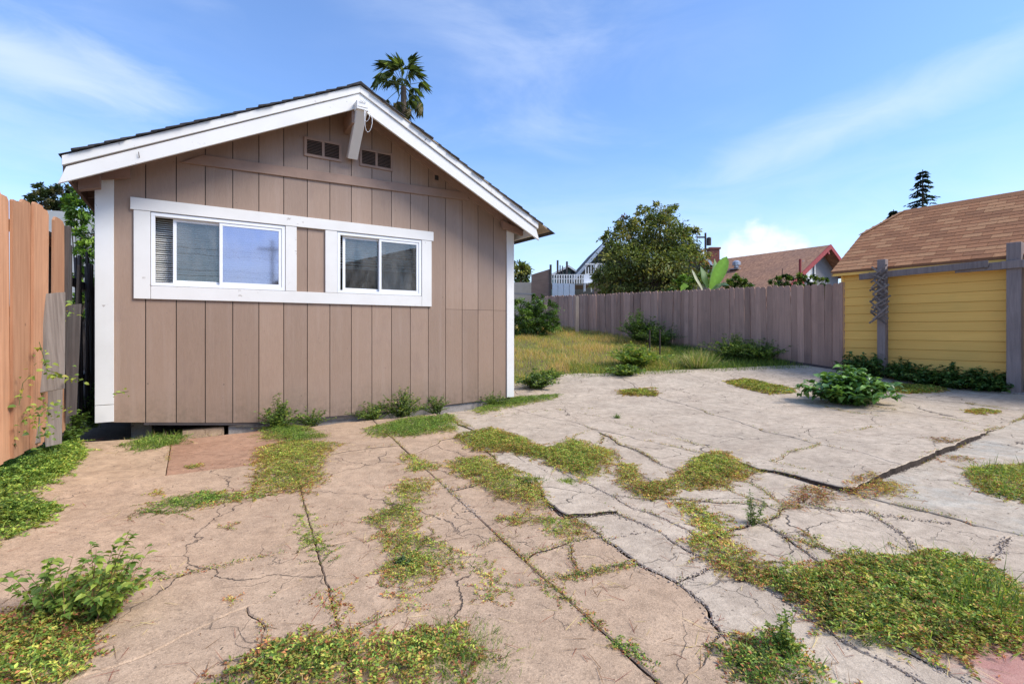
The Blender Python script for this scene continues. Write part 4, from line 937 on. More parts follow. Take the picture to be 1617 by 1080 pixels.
def rubble():
    E_ = np.array(EDGEPTS); e = np.abs(E_[:, 0]-(3.35+.2*(E_[:, 1]+2.5)))
    brk = ((E_[:, 0] > 2.4) & (E_[:, 0] < 4.9) & (E_[:, 1] > -6.6) & (E_[:, 1] < -3.4)) | ((np.abs(E_[:, 1]+5.35) < .1) & (E_[:, 0] > 4.8) & (E_[:, 0] < 8.6)); E_ = E_[brk]
    E_ = np.repeat(E_, 4, 0)+RNG.normal(0, .016, (len(E_)*4, 2)); n = len(E_)
    X = C0[0]+E_[:, 0]*E1[0]+E_[:, 1]*E2[0]; Y = C0[1]+E_[:, 0]*E1[1]+E_[:, 1]*E2[1]; c = np.stack([X, Y, np.vectorize(g0)(X, Y)+.001], 1); r_ = RNG.uniform(.0018, .0075, n)**1.0
    base = np.array([(1, 0, 0), (0, 1, 0), (-1, 0, 0), (0, -1, 0), (0, 0, 1), (0, 0, -1)], float); V = c[:, None, :]+(base[None]+RNG.normal(0, .28, (n, 6, 3)))*r_[:, None, None]*np.array([1, 1, .7])
    F = np.array([(0, 1, 4), (1, 2, 4), (2, 3, 4), (3, 0, 4), (1, 0, 5), (2, 1, 5), (3, 2, 5), (0, 3, 5)]); F = (np.arange(n)[:, None, None]*6+F[None]).reshape(-1, 3)
    C = np.repeat(pal([((.42, .35, .29), 3), ((.34, .27, .22), 3), ((.20, .155, .125), 1)], n, .2), 6, 0)
    o = leafobj('rubble', (V.reshape(-1, 3), F, C), M['grit']); tag(o, 'crumbled concrete grit lying along the broken slab edges', 'rubble', None, 'stuff')
def m_grit():
    t = NT('concrete_grit'); a = t.N.new('ShaderNodeAttribute'); a.attribute_name = 'col'; t.color(a.outputs['Color']); t.rough(.95, .1); return t.m
M['grit'] = m_grit(); rubble()

# tiny stray debris (dry leaves and bits) on the concrete
def debris():
    n = 1500; u_ = RNG.uniform(-.3, 11, n); v_ = RNG.uniform(-6.8, .8, n); X = C0[0]+u_*E1[0]+v_*E2[0]; Y = C0[1]+u_*E1[1]+v_*E2[1]
    k = Y > 1.2; X, Y = X[k], Y[k]; n = len(X); P = np.stack([X, Y, gv(X, Y)+.004], 1); a = RNG.uniform(0, 6.28, n)
    D = np.stack([np.cos(a), np.sin(a), RNG.uniform(0, .25, n)], 1); L = RNG.uniform(.005, .02, n)
    arr = leaf_arrays(P, D, np.tile([0, 0, 1.], (n, 1)), L, L*.4, pal([(G_['brown'], 4), ((.05, .04, .03), 3), (G_['rust'], .6), (G_['straw'], .5)], n))
    o = leafobj('leaf_litter', arr, M['matleaf']); tag(o, 'dry leaf bits scattered over the concrete', 'leaf litter', None, 'stuff')
debris()

# ------------------------------------------------------------------ grass field behind the pavement
def field(uv_poly, n, hmin, hmax, palg, name, lab, wd=(.003, .007), bend=.8, dens_noise=True):
    us, vs = zip(*uv_poly); u_ = RNG.uniform(min(us), max(us), n*3); v_ = RNG.uniform(min(vs), max(vs), n*3); k = inpoly(uv_poly, u_, v_); u_, v_ = u_[k][:n], v_[k][:n]; n = len(u_)
    X = C0[0]+u_*E1[0]+v_*E2[0]; Y = C0[1]+u_*E1[1]+v_*E2[1]; nz = noise2(X, Y, 1.1, 2.) if dens_noise else np.zeros(n)
    P = np.stack([X, Y, gv(X, Y)-.06], 1); D = np.stack([RNG.normal(0, .33, n), RNG.normal(0, .33, n), np.ones(n)], 1)
    L = RNG.uniform(hmin, hmax, n)*(1+.8*nz); C = pal(palg[0], n, .2); C2 = pal(palg[1], n, .2); C = np.where((nz+RNG.normal(0, .25, n) > 0)[:, None], C, C2)
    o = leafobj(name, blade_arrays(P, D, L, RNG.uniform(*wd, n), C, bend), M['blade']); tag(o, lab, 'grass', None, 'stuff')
field([(5.7, 1.1), (7.9, 1.15), (10.2, -.1), (12.9, 3.0), (13.0, 9.5), (2.5, 9.5), (5.6, 6.0)], 60000, .09, .20, ([((.62, .44, .18), 4), ((.60, .36, .10), 3), (G_['yel'], 2), (G_['lime'], .8)], [((.34, .40, .07), 3), (G_['lime'], 1.5), (G_['yel'], 2.5), (G_['straw'], 1.)]), 'dry_grass', 'yellowing wild grass between the shed and the mauve fence')
field([(7.6, 1.0), (12.3, -1.7), (12.6, -.2), (12.8, 3.0), (10.2, 1.2), (8.5, 2.2)], 17000, .05, .20, ([(G_['mid'], 4), (G_['lime'], 2.5), (G_['deep'], 2)], [(G_['mid'], 3), (G_['deep'], 3), (G_['lime'], 1)]), 'green_grass', 'short green grass along the foot of the mauve fence', (.004, .009))
field([(5.55, .7), (7.9, .75), (7.8, 1.9), (5.6, 1.9)], 5000, .05, .16, ([(G_['lime'], 3), (G_['mid'], 3), (G_['yel'], 1)], [(G_['mid'], 3), (G_['lime'], 2)]), 'green_grass', 'green grass fringe where the far slab ends beside the shed', (.004, .008))

# ------------------------------------------------------------------ plants
def sprout(name, base, h, spread, nst, nl, ls, cols, lab, cat, group=None, mat='leaf', stem='stem', wide=.5, flowers=0, big=False, lean=(0, 0), srad=.004, arch=.3):
    R = empty(name, base, 0, lab, cat, group); st = MB(); Ps = []; Ds = []; tips = []
    for s in range(nst):
        a = random.uniform(0, 6.28); r = random.uniform(.1, 1)*spread; hh = h*random.uniform(.55, 1.05)*(1-.35*(r/spread if spread else 0))
        p0 = Vector((random.gauss(0, .12)*spread, random.gauss(0, .12)*spread, -.02)); pts = []
        for k in range(6):
            t = k/5; pts.append(p0+Vector((math.cos(a)*r*t**1.3+lean[0]*t, math.sin(a)*r*t**1.3+lean[1]*t, hh*(t-arch*t*t*(r/(spread+1e-6))))))
        st.tube(pts, [srad*(1-.7*k/5) for k in range(6)], 4); tips.append(pts[-1])
        for k in range(nl):
            t = random.uniform(.12, 1.)*4.999; i = int(t); q = pts[i].lerp(pts[i+1], t-i); b = random.uniform(0, 6.28); e = random.uniform(-.25, .7)
            Ps.append(q); Ds.append((math.cos(b)*math.cos(e), math.sin(b)*math.cos(e), math.sin(e)))
    st.build('stem', M[stem], R)
    P = np.array([tuple(p) for p in Ps]); D = np.array(Ds); n = len(P); N_ = np.stack([RNG.normal(0, .35, n), RNG.normal(0, .35, n), np.ones(n)], 1); L = ls*RNG.uniform(.55, 1.25, n)
    f = big_leaf_arrays if big else leaf_arrays
    leafobj('foliage', f(P, D, N_, L, L*wide*RNG.uniform(.85, 1.15, n), pal(cols, n, .2)), M[mat], R)
    if flowers:
        for k in range(flowers):
            t = tips[k % len(tips)]+Vector((random.uniform(-.03, .03), random.uniform(-.03, .03), random.uniform(.0, .04)))
            m = MB(); 
            for j in range(5):
                a = j*1.257; m.add([t, t+Vector((math.cos(a-.35)*.008, math.sin(a-.35)*.008, .003)), t+Vector((math.cos(a)*.013, math.sin(a)*.013, .0)), t+Vector((math.cos(a+.35)*.008, math.sin(a+.35)*.008, .003))], [(0, 1, 2, 3)])
            m.build('flower', M['flower'], R)
    return R
def gp(px, py): x, y = at(px, py); return (x, y, g(x, y))
# weeds against the shed front
LG = 'bushy weeds along the foot of the shed wall'
def wallbase(s, off=-.12): X, Y = xy(s, off); return (X, Y, g(X, Y)-.01)
sprout('weed_bush', wallbase(1.72, -.26), .50, .32, 44, 40, .036, GREENPAL, 'upright leafy weed bush at the wall between the two windows of the shed', 'weed', LG)
sprout('weed_bush', wallbase(2.15, -.22), .30, .28, 34, 30, .032, GREENPAL+[(G_['grey'], 2)], 'low pale leafed weed bush just right of the upright one', 'weed', LG)
sprout('weed_bush', wallbase(3.35, -.28), .50, .42, 60, 42, .036, GREENPAL+[(G_['grey'], 2)], 'broad weed bush with small yellow flowers at the shed wall', 'weed', LG, flowers=9)
sprout('weed_bush', wallbase(2.95, -.24), .32, .36, 40, 34, .032, GREENPAL, 'dark low weed bush left of the yellow flowering bush', 'weed', LG)
sprout('weed_bush', wallbase(3.9, -.22), .34, .34, 40, 34, .03, GREENPAL+[(G_['grey'], 3)], 'wiry grey-green weed bush right of the yellow flowering bush', 'weed', LG)
sprout('weed_bush', wallbase(4.95, -.2), .30, .32, 40, 34, .03, GREENPAL, 'small dark weed bush near the right corner of the shed', 'weed', LG)
sprout('weed_bush', gp(848, 612), .42, .5, 60, 26, .065, GREENPAL+[(G_['grey'], 3)], 'broad leafed pale weed standing on the slab beyond the shed corner', 'weed', None, wide=.6)
sprout('weed_bush', gp(870, 598), .3, .34, 40, 26, .05, GREENPAL, 'low green weed behind the broad leafed one by the shed corner', 'weed', None)
sprout('weed_bush', gp(1005, 577), .62, .75, 110, 26, .08, LIMEPAL+[(G_['mid'], 3)], 'round bright green weed mound at the edge of the dry grass', 'weed', None, wide=.6)
sprout('weed_bush', gp(988, 592), .28, .5, 50, 22, .07, GREENPAL, 'flat dark green weed in front of the bright weed mound', 'weed', None, wide=.6)
sprout('weed_bush', (3.9, 14.99, g(3.9, 14.99)), 1.15, .75, 110, 34, .07, [(G_['deep'], 5), (G_['mid'], 2)], 'tall dark weed bush against the mauve fence behind the iron stakes', 'weed', None)
sprout('weed_bush', (4.28, 14.39, g(4.28, 14.39)), .8, .9, 90, 30, .06, [(G_['deep'], 5), (G_['mid'], 2)], 'lower dark weed bush at the mauve fence right of the tall dark one', 'weed', None)
sprout('weed_bush', (5.96, 11.82, g(5.96, 11.82)), .62, .8, 110, 30, .055, GREENPAL, 'green weed bush at the foot of the mauve fence by the concrete', 'weed', None)
sprout('weed_bush', (5.6, 12.37, g(5.6, 12.37)), .65, .95, 120, 30, .055, GREENPAL+LIMEPAL, 'lighter green weed bush along the mauve fence, left of the bare boards', 'weed', None)
def grass_tuft(base, h, n, cols, lab, r=.1, wd=.006, group=None):
    R_ = RNG; m = n; P = np.stack([base[0]+R_.normal(0, r, m), base[1]+R_.normal(0, r, m), np.full(m, base[2]-.02)], 1); D = np.stack([(P[:, 0]-base[0])/r*.3+R_.normal(0, .25, m), (P[:, 1]-base[1])/r*.3+R_.normal(0, .25, m), np.ones(m)], 1)
    P = P-np.array(base); o = leafobj('grass_tuft', blade_arrays(P, D, h*R_.uniform(.5, 1.1, m), wd*R_.uniform(.6, 1.2, m), pal(cols, m, .2), .9), M['blade']); o.location = base
    tag(o, lab, 'grass tuft', group); return o
grass_tuft(gp(1100, 577), .5, 900, [(G_['straw'], 3), (G_['mid'], 3), (G_['lime'], 2), (G_['grey'], 2)], 'fountain shaped tuft of straw and green grass by the mauve fence', .16, .007)
grass_tuft(gp(975, 660), .12, 60, [(G_['mid'], 3), (G_['deep'], 2)], 'lone small grass tuft in a crack of the far slab', .012, .006)
grass_tuft(gp(840, 762), .10, 220, [(G_['mid'], 3), (G_['deep'], 3)], 'dark grass tuft on the rust edged weed mat', .04, .004)
grass_tuft(gp(895, 762), .08, 200, [(G_['lime'], 4), (G_['mid'], 2)], 'lime grass tuft below the mounded gold and green mat', .03, .005)
grass_tuft(gp(715, 1030), .07, 1500, [(G_['lime'], 3), (G_['mid'], 5)], 'fine green grass tuft at the right end of the bottom weed mat', .10, .003)
grass_tuft(gp(1540, 955), .22, 420, [(G_['mid'], 5), (G_['lime'], 2), (G_['deep'], 2)], 'long bladed grass tuft rising from the largest weed mat', .14, .005)
sprout('weed_clump', gp(635, 890), .07, .07, 60, 26, .013, [(G_['grey'], 3), (G_['deep'], 4), ((.07, .11, .05), 3)], 'compact dark grey-green clump on the long ragged weed mat', 'weed')
sprout('tall_weed', gp(1190, 826), .28, .12, 10, 26, .03, GREENPAL, 'thin upright willowy weed in the broken pale slabs', 'weed', wide=.22, srad=.0025)
sprout('dry_weed', gp(1268, 793), .15, .12, 14, 8, .014, REDPAL, 'dry branching weed standing at the raised slab corner', 'weed', stem='redstem', srad=.002)
sprout('dry_weed', gp(1385, 768), .10, .10, 16, 12, .014, REDPAL, 'red tipped weed stalks along the slab step', 'weed', stem='redstem', srad=.002)
sprout('dry_weed', gp(1275, 845), .05, .07, 14, 8, .010, REDPAL, 'brown tangled dry weed in the crack below the slab corner', 'weed', stem='redstem', srad=.0015)
sprout('tall_weed', gp(1240, 1030), .2, .09, 20, 30, .018, GREENPAL+LIMEPAL, 'upright green shoots on the clump at the bottom edge', 'weed', srad=.002)
# seedling shoots bottom left
sprout('seedling_tree', gp(150, 985), .44, .26, 20, 24, .038, [(G_['mid'], 4), (G_['lime'], 3)], 'leafy reddish stemmed shoots in the lower left corner', 'seedling', big=True, wide=.6, stem='redstem', lean=(.03, .05), srad=.0025, mat='leaf')
sprout('seedling_tree', gp(70, 985), .36, .30, 16, 22, .040, [(G_['mid'], 4), (G_['lime'], 2)], 'spreading leafy shoots at the left edge below the beige slab', 'seedling', big=True, wide=.62, stem='redstem', lean=(-.02, .04), srad=.0025)
# big leafed plant on the slab
def big_plant():
    b = gp(1350, 638); b = (b[0], b[1]+.12, b[2])
    sprout('broad_leaf_plant', b, .66, .74, 210, 14, .13, [((.06, .13, .03), 4), ((.10, .20, .04), 4), ((.18, .30, .06), 2)], 'large dark leafed bushy plant growing out of the pale slab', 'plant', None, 'leaf_gloss', wide=.66, big=True, arch=.38)
    m = MB()
big_plant()
IV = 'leafy green weeds at the foot of the yellow garage'
for k, (px, Y, lab) in enumerate(((1352, 10.2, 'ivy-like weed at the garage corner beside the mauve fence'), (1378, 9.9, 'green weed clump just left of the lattice post'), (1425, 9.55, 'green weed clump just right of the lattice post'), (1460, 9.2, 'dark weed clump below the middle of the yellow wall'), (1505, 8.8, 'dense dark weed clump halfway between the two timber posts'), (1550, 8.6, 'dense dark weed clump left of the right timber post'), (1582, 8.5, 'small weed clump touching the right timber post'))):
    x = (px-CXP)/FPX*Y; z = g(x, Y)
    sprout('weed_bush', (x, Y, z-.02), (.55, .55, .5, .45, .55, .5, .4)[k], .45, 70, 20, .07, [((.035, .085, .02), 4), ((.06, .13, .03), 3), (G_['mid'], 1.5)], lab, 'weed', IV, wide=.75, mat='leaf_gloss', big=True)
# vines on the left fence
def vine(pts, n, ls, lab, cols=None, rad=.003, spread=.03):
    pts = [Vector(p) for p in pts]; R = empty('vine', pts[0], 0, lab, 'vine'); loc = [p-pts[0] for p in pts]; MB().tube(loc, rad, 4).build('stem', M['stem'], R)
    P = []; D = []
    for k in range(n):
        t = random.uniform(0, len(loc)-1.001); i = int(t); P.append(loc[i].lerp(loc[i+1], t-i)+Vector([random.gauss(0, spread) for _ in range(3)])); a = random.uniform(0, 6.28); D.append((math.cos(a), math.sin(a), random.uniform(-.6, .6)))
    P = np.array([tuple(p) for p in P]); n = len(P); N_ = np.stack([RNG.normal(.3, .4, n), RNG.normal(-.6, .4, n), np.ones(n)*.8], 1); L = ls*RNG.uniform(.6, 1.2, n)
    leafobj('foliage', big_leaf_arrays(P, np.array(D), N_, L, L*.6, pal(cols or LIMEPAL, n, .2)), M['leaf'], R)
vine([bp(62, 540, 4.25), bp(75, 585, 4.2), bp(100, 592, 4.3), bp(130, 600, 4.5)], 34, .055, 'trailing vine sprig crossing the leaning grey planks')
vine([bp(30, 640, 3.95), bp(36, 605, 3.95), bp(48, 592, 3.98)], 14, .05, 'small vine sprig on the apricot fence above the weed bank')
vine([bp(60, 690, 4.0), bp(62, 655, 4.1), bp(80, 640, 4.2)], 90, .045, 'leafy climber at the foot of the leaning planks', GREENPAL+LIMEPAL, .003, .07)
vine([bp(95, 470, 4.8), bp(100, 490, 4.8), bp(108, 500, 4.8)], 16, .05, 'vine sprig hanging beside the top of the silvery plank')
vine([bp(178, 622, 5.35), bp(190, 620, 5.25), bp(203, 618, 5.2)], 8, .05, 'green leafy sprig poking out at the lower left corner board')

def clump_tree(name, base, crown, lab, cat, nleaf, ls, cols, trunk_r=.12, group=None, nb=7, mat='leaf', wide=.5, twigs=True, blob=.35, parts=True):
    """crown: list of (dx,dy,dz,r) lobes relative to base; leaves gathered in many small clusters on lobe shells"""
    R = empty(name, base, 0, lab, cat, group); tr = MB(); rr = random
    top = max(c[2] for c in crown); low = min(c[2]-c[3] for c in crown)
    tr.tube([(0, 0, -.3), (.03, .02, low*.5), (.0, .05, max(low, .4)), (0, 0, top*.8)], [trunk_r, trunk_r*.85, trunk_r*.7, trunk_r*.15], 7)
    cl_c = []; tot = sum(c[3]**2 for c in crown)
    ncl = max(20, nleaf//45)
    for c in crown:
        cv = Vector(c[:3]); tr.tube([(0, 0, max(low*.8, .3)), cv*.55+Vector((0, 0, low*.25)), cv], [trunk_r*.5, trunk_r*.3, trunk_r*.1], 5)
        for k in range(int(ncl*c[3]**2/tot)+1):
            d = Vector([rr.gauss(0, 1) for _ in range(3)]).normalized(); rad = c[3]*rr.uniform(.55, 1.0)**.6*rr.uniform(.8, 1.12); q = cv+Vector((d.x*rad, d.y*rad, d.z*rad*.85)); cl_c.append((q, d, c[3]))
            if twigs and rr.random() < .25: tr.tube([cv+d*rad*.3, q], [trunk_r*.08+.004, .004], 3, False)
    tr.build('trunk', M['bark'], R)
    P = []; D = []; C = []; per = max(6, nleaf//len(cl_c))
    for q, d, r in cl_c:
        s = r*blob*rr.uniform(.35, .9)*.6; base_c = pal(cols, 1, .25)[0]
        o = RNG.normal(0, 1, (per, 3))*s*np.array([1, 1, .75]); P.append(o+np.array(q)); dd = RNG.normal(0, .7, (per, 3))+np.array(d); dd[:, 2] -= .25; D.append(dd)
        C.append(base_c*RNG.uniform(.7, 1.35, (per, 1)))
    P = np.concatenate(P); n = len(P); L = ls*RNG.uniform(.6, 1.3, n); N_ = np.stack([RNG.normal(0, .6, n), RNG.normal(0, .6, n), np.ones(n)], 1)
    leafobj('crown', leaf_arrays(P, np.concatenate(D), N_, L, L*wide, np.concatenate(C)), M[mat], R); return R
def lobes(cx, cy, Y, specs, base):                    # specs in photo pixels (px, py, radius px) at depth Y + dy
    out = []
    for s in specs:
        px, py, r = s[:3]; dy = s[3] if len(s) > 3 else 0; p = bp(px, py, Y); out.append((p.x-base[0], dy, p.z-base[2], r/FPX*Y))
    return out
TREEG = [((.10, .13, .035), 4), ((.17, .19, .05), 4), ((.27, .25, .07), 3), ((.05, .065, .02), 2), ((.26, .20, .07), .5)]
# large tree beyond the fence
Y = 21.; b = (bp(1035, 520, Y).x, Y, 1.2)
clump_tree('broadleaf_tree', b, lobes(0, 0, Y, [(1035, 420, 55, 0), (985, 415, 38, -.3), (1076, 425, 38, -.3), (1000, 380, 32, .2), (1045, 370, 36, .1), (1043, 335, 20), (1018, 340, 14), (990, 352, 16), (965, 375, 14), (1070, 385, 26), (1090, 368, 12), (1098, 362, 7), (955, 440, 20), (1092, 442, 18), (1030, 452, 45, -.2), (975, 450, 30, -.2), (953, 378, 6), (1060, 330, 8)], b),
           'large dense broadleaf tree with bronze tips standing beyond the mauve fence', 'tree', 30000, .14, TREEG+[((.20, .08, .04), .2)], .2, wide=.45, blob=.42)
Y = 13.5; b = (bp(850, 520, Y).x, Y, .75)
Y = 17.2; b = (bp(846, 520, Y).x, Y, 1.05)
clump_tree('shrub', b, lobes(0, 0, Y, [(838, 505, 22), (862, 490, 18), (850, 470, 10), (868, 510, 16), (822, 490, 18), (845, 515, 22), (826, 515, 20)], b), 'dense green shrub at the far end of the mauve fence', 'shrub', 9000, .10, [((.05, .09, .02), 4), ((.10, .17, .03), 4), ((.17, .24, .04), 1)], .05, wide=.35)
Y = 38.; b = (bp(822, 520, Y).x, Y, 1.3)
clump_tree('distant_tree', b, lobes(0, 0, Y, [(820, 430, 16), (832, 425, 9), (815, 418, 8), (828, 440, 12)], b), 'small dark tree seen far off just right of the shed roof tip', 'tree', 2600, .22, TREEG, .15)
for (pxs, lab, Y) in (([(1165, 446, 11), (1150, 450, 8), (1180, 449, 9)], 'low yellow-green hedge bush left of the roof pipe, above the fence', 14.5), ([(1225, 444, 7), (1240, 442, 8), (1260, 441, 9), (1280, 441, 8), (1300, 444, 6)], 'low glossy hedge bush under the neighbour window, above the fence', 14.2)):
    b = (bp(pxs[1][0], 520, Y).x, Y, .9); clump_tree('hedge_bush', b, lobes(0, 0, Y, pxs+[(p[0], p[1]+14, p[2]) for p in pxs], b), lab, 'hedge', 3800, .085, [((.07, .12, .02), 4), ((.15, .20, .035), 3), ((.03, .06, .015), 2)], .04, None, 4, 'leaf_gloss', .4)
Y = 15.5; b = (bp(1090, 520, Y).x, Y, 1.0)
clump_tree('garden_shrub', b, lobes(0, 0, Y, [(1085, 445, 12), (1070, 455, 12), (1110, 440, 10)], b), 'bright green shrub between the large tree and the banana leaf', 'shrub', 1500, .12, [((.12, .20, .03), 3), ((.07, .13, .02), 3)], .04, wide=.35)
# left background
Y = 11.; b = (bp(128, 520, Y).x, Y, .3)
clump_tree('garden_shrub', b, lobes(0, 0, Y, [(132, 330, 22), (118, 345, 14), (140, 370, 18), (128, 310, 14), (140, 400, 18), (135, 440, 20), (110, 322, 8), (138, 480, 20)], b), 'lime green leafy shrub squeezed behind the left corner of the shed', 'shrub', 5200, .10, [((.12, .21, .03), 4), ((.20, .30, .04), 2), ((.05, .1, .02), 2)], .05, wide=.4)
Y = 24.; b = (bp(85, 520, Y).x, Y, .3)
clump_tree('distant_tree', b, lobes(0, 0, Y, [(70, 318, 16), (95, 312, 18), (115, 318, 12), (50, 312, 8), (62, 298, 7), (100, 298, 7), (120, 300, 6), (75, 330, 20), (45, 325, 10)], b), 'dark spreading tree above the top of the apricot fence', 'tree', 5200, .17, [((.03, .045, .015), 4), ((.06, .08, .025), 3), ((.10, .09, .04), 1)], .2, wide=.4)
for (u_, v_, h, lab) in ((-.30, .1, .5, 'dark leafy weed in the gap at the shed corner'), (-.22, .9, .7, 'tall dark weed deep in the gap behind the shed corner'), (-.35, -.35, .35, 'dark weed at the foot of the dark leaning plank')):
    X, Y_ = xy(u_, v_); sprout('weed_bush', (X, Y_, g(X, Y_)), h, .25, 40, 26, .05, [(G_['deep'], 5), (G_['mid'], 2)], lab, 'weed', 'weeds in the gap between fence and shed')

# palm
def build_palm():
    Y = 27.; c = bp(637, 132, Y); R = empty('fan_palm', (c.x, Y, 0), 0, 'tall fan palm rising behind the shed roof', 'palm')
    MB().tube([(0, 0, 0), (.05, 0, c.z*.5), (0, 0, c.z-.2)], [.22, .17, .15], 9).build('trunk', M['bark'], R)
    rr = random.Random(11); A = []; st = MB()
    cfg = [(a, rr.uniform(.85, 1.15)) for a in np.linspace(-.6, 3.74, 15)]
    fr = []
    for k in range(30):
        az = rr.uniform(0, 6.28); el = rr.choice((1.35, 1.0, .7, .35, .0, -.4, -.9, -1.2)); el += rr.uniform(-.18, .18); fr.append((az, el, rr.uniform(.75, 1.15)))
    for az, el, ln in fr:
        d = Vector((math.cos(az)*math.cos(el), math.sin(az)*math.cos(el), math.sin(el))); p0 = Vector((0, 0, c.z-.15)); p1 = p0+d*ln*1.15-Vector((0, 0, .05)); st.tube([p0, p0+d*ln*.45, p1], [.025, .018, .012], 4)
        side = d.cross(Vector((0, 0, 1))); side = side.normalized() if side.length > .1 else Vector((1, 0, 0)); up = side.cross(d)
        n = 16; P = []; D = []
        for j in range(n):
            t = (j/(n-1)-.5)*2*1.35; dd = d*math.cos(t)+side*math.sin(t)+up*rr.uniform(-.1, .15)-Vector((0, 0, .35)); P.append(tuple(p1)); D.append(tuple(dd))
        P = np.array(P); D = np.array(D); L = np.full(n, .70)*RNG.uniform(.8, 1.15, n)
        col = pal([((.08, .12, .03), 3), ((.16, .20, .05), 3), ((.05, .07, .02), 2)] if el > -.7 else [((.22, .18, .09), 2), ((.09, .10, .03), 2)], n)
        A.append(leaf_arrays(P, D, np.tile(np.array(up)+.01, (n, 1)), L, np.full(n, .06), col, .1, .6))
    st.build('frond_stalk', M['stem'], R); leafobj('fronds', cat_arrays(A), M['leaf'], R)
build_palm()
def build_conifer(px, ptop, pbase, Y, wpx, lab, n=1500):
    t = bp(px, ptop, Y); b = bp(px, pbase, Y); R = empty('conifer', (t.x, Y, 0), 0, lab, 'conifer', 'conifers behind the garage roof'); H = t.z
    MB().tube([(0, 0, 0), (0, 0, H)], [.28, .03], 6).build('trunk', M['bark'], R); W_ = wpx/FPX*Y; hv = (t.z-b.z)
    P = []; D = []; rr = random.Random(px); z = H-.2
    while z > H-hv*1.5:
        f = (H-z)/hv
        for k in range(5):
            az = rr.uniform(0, 6.28); ln = W_*(f**.8)*rr.uniform(.5, 1.05)+.1
            for j in range(26):
                s = rr.uniform(.1, 1)*ln; q = (math.cos(az)*s, math.sin(az)*s, z-.22*s+rr.uniform(-.05, .05)-.04*s*s); P.append(q); D.append((rr.gauss(math.cos(az), .6), rr.gauss(math.sin(az), .6), -.25))
        z -= hv/17*rr.uniform(.8, 1.25)
    P = np.array(P); n = len(P); L = .30*RNG.uniform(.6, 1.2, n)
    leafobj('crown', leaf_arrays(P, np.array(D), np.tile([0, 0, 1.], (n, 1)), L, L*.4, pal([((.02, .035, .018), 3), ((.035, .05, .025), 2)], n)), M['leaf'], R)
build_conifer(1457, 268, 335, 44., 27, 'tall dark conifer rising above the garage ridge')
build_conifer(1411, 331, 352, 48., 9, 'small conifer tip left of the tall conifer')
def build_banana():
    Y = 14.6; b = bp(1118, 520, Y); R = empty('banana_plant', (b.x, Y, .9), 0, 'banana plant with one huge upright light green leaf above the fence', 'banana plant')
    o = Vector((b.x, Y, .9))
    def leaf(pa, w, col, nm, folded=False):
        pa = [p-o for p in pa]; n = len(pa); V = []; F = []; C = []
        for i, p in enumerate(pa):
            d = (pa[min(i+1, n-1)]-pa[max(i-1, 0)]).normalized(); s = d.cross(Vector((.25, -1, .1))).normalized(); u_ = s.cross(d); t = i/(n-1); ww = w*math.sin(math.pi*min(1, t*.93+.07))**.7
            V += [p-s*ww/2+u_*ww*.12, p, p+s*ww/2+u_*ww*.12]; C += [col, tuple(c*1.25 for c in col), tuple(c*.92 for c in col)]
        for i in range(n-1):
            a = i*3; F += [(a, a+1, a+4, a+3), (a+1, a+2, a+5, a+4)]
        me = fast_mesh(nm, np.array([tuple(v) for v in V]), np.array(F), np.array(C), M['leaf']); me.shade_smooth(); ob = bpy.data.objects.new(nm, me); link(ob, R)
    crv = lambda pts: [bp(*q) for q in pts]
    leaf(crv([(1122, 457, Y), (1127, 447, Y), (1131, 437, Y), (1136, 427, Y), (1141, 418, Y), (1145, 411, Y), (1148, 405, Y)]), .42, (.20, .36, .05), 'leaf')
    leaf(crv([(1110, 459, Y-.3), (1105, 450, Y-.3), (1099, 440, Y-.3), (1095, 431, Y-.3), (1092, 425, Y-.3)]), .09, (.50, .48, .32), 'dead_leaf')
    leaf(crv([(1124, 458, Y), (1134, 452, Y), (1143, 449, Y-.2), (1152, 451, Y-.4)]), .16, (.22, .30, .16), 'leaf')
    leaf(crv([(1118, 455, Y+.2), (1112, 442, Y+.2), (1110, 430, Y+.3), (1106, 420, Y+.5)]), .22, (.07, .13, .03), 'leaf')
    leaf(crv([(1120, 455, Y+.3), (1126, 435, Y+.4), (1130, 420, Y+.6), (1128, 408, Y+.8)]), .22, (.08, .15, .03), 'leaf')
    leaf(crv([(1076, 460, Y), (1078, 455, Y), (1081, 451, Y), (1088, 452, Y)]), .2, (.20, .33, .05), 'leaf')
    MB().tube([bp(1119, 520, Y)-o, bp(1121, 458, Y)-o], [.08, .06], 7).build('stem', M['stem'], R)
build_banana()

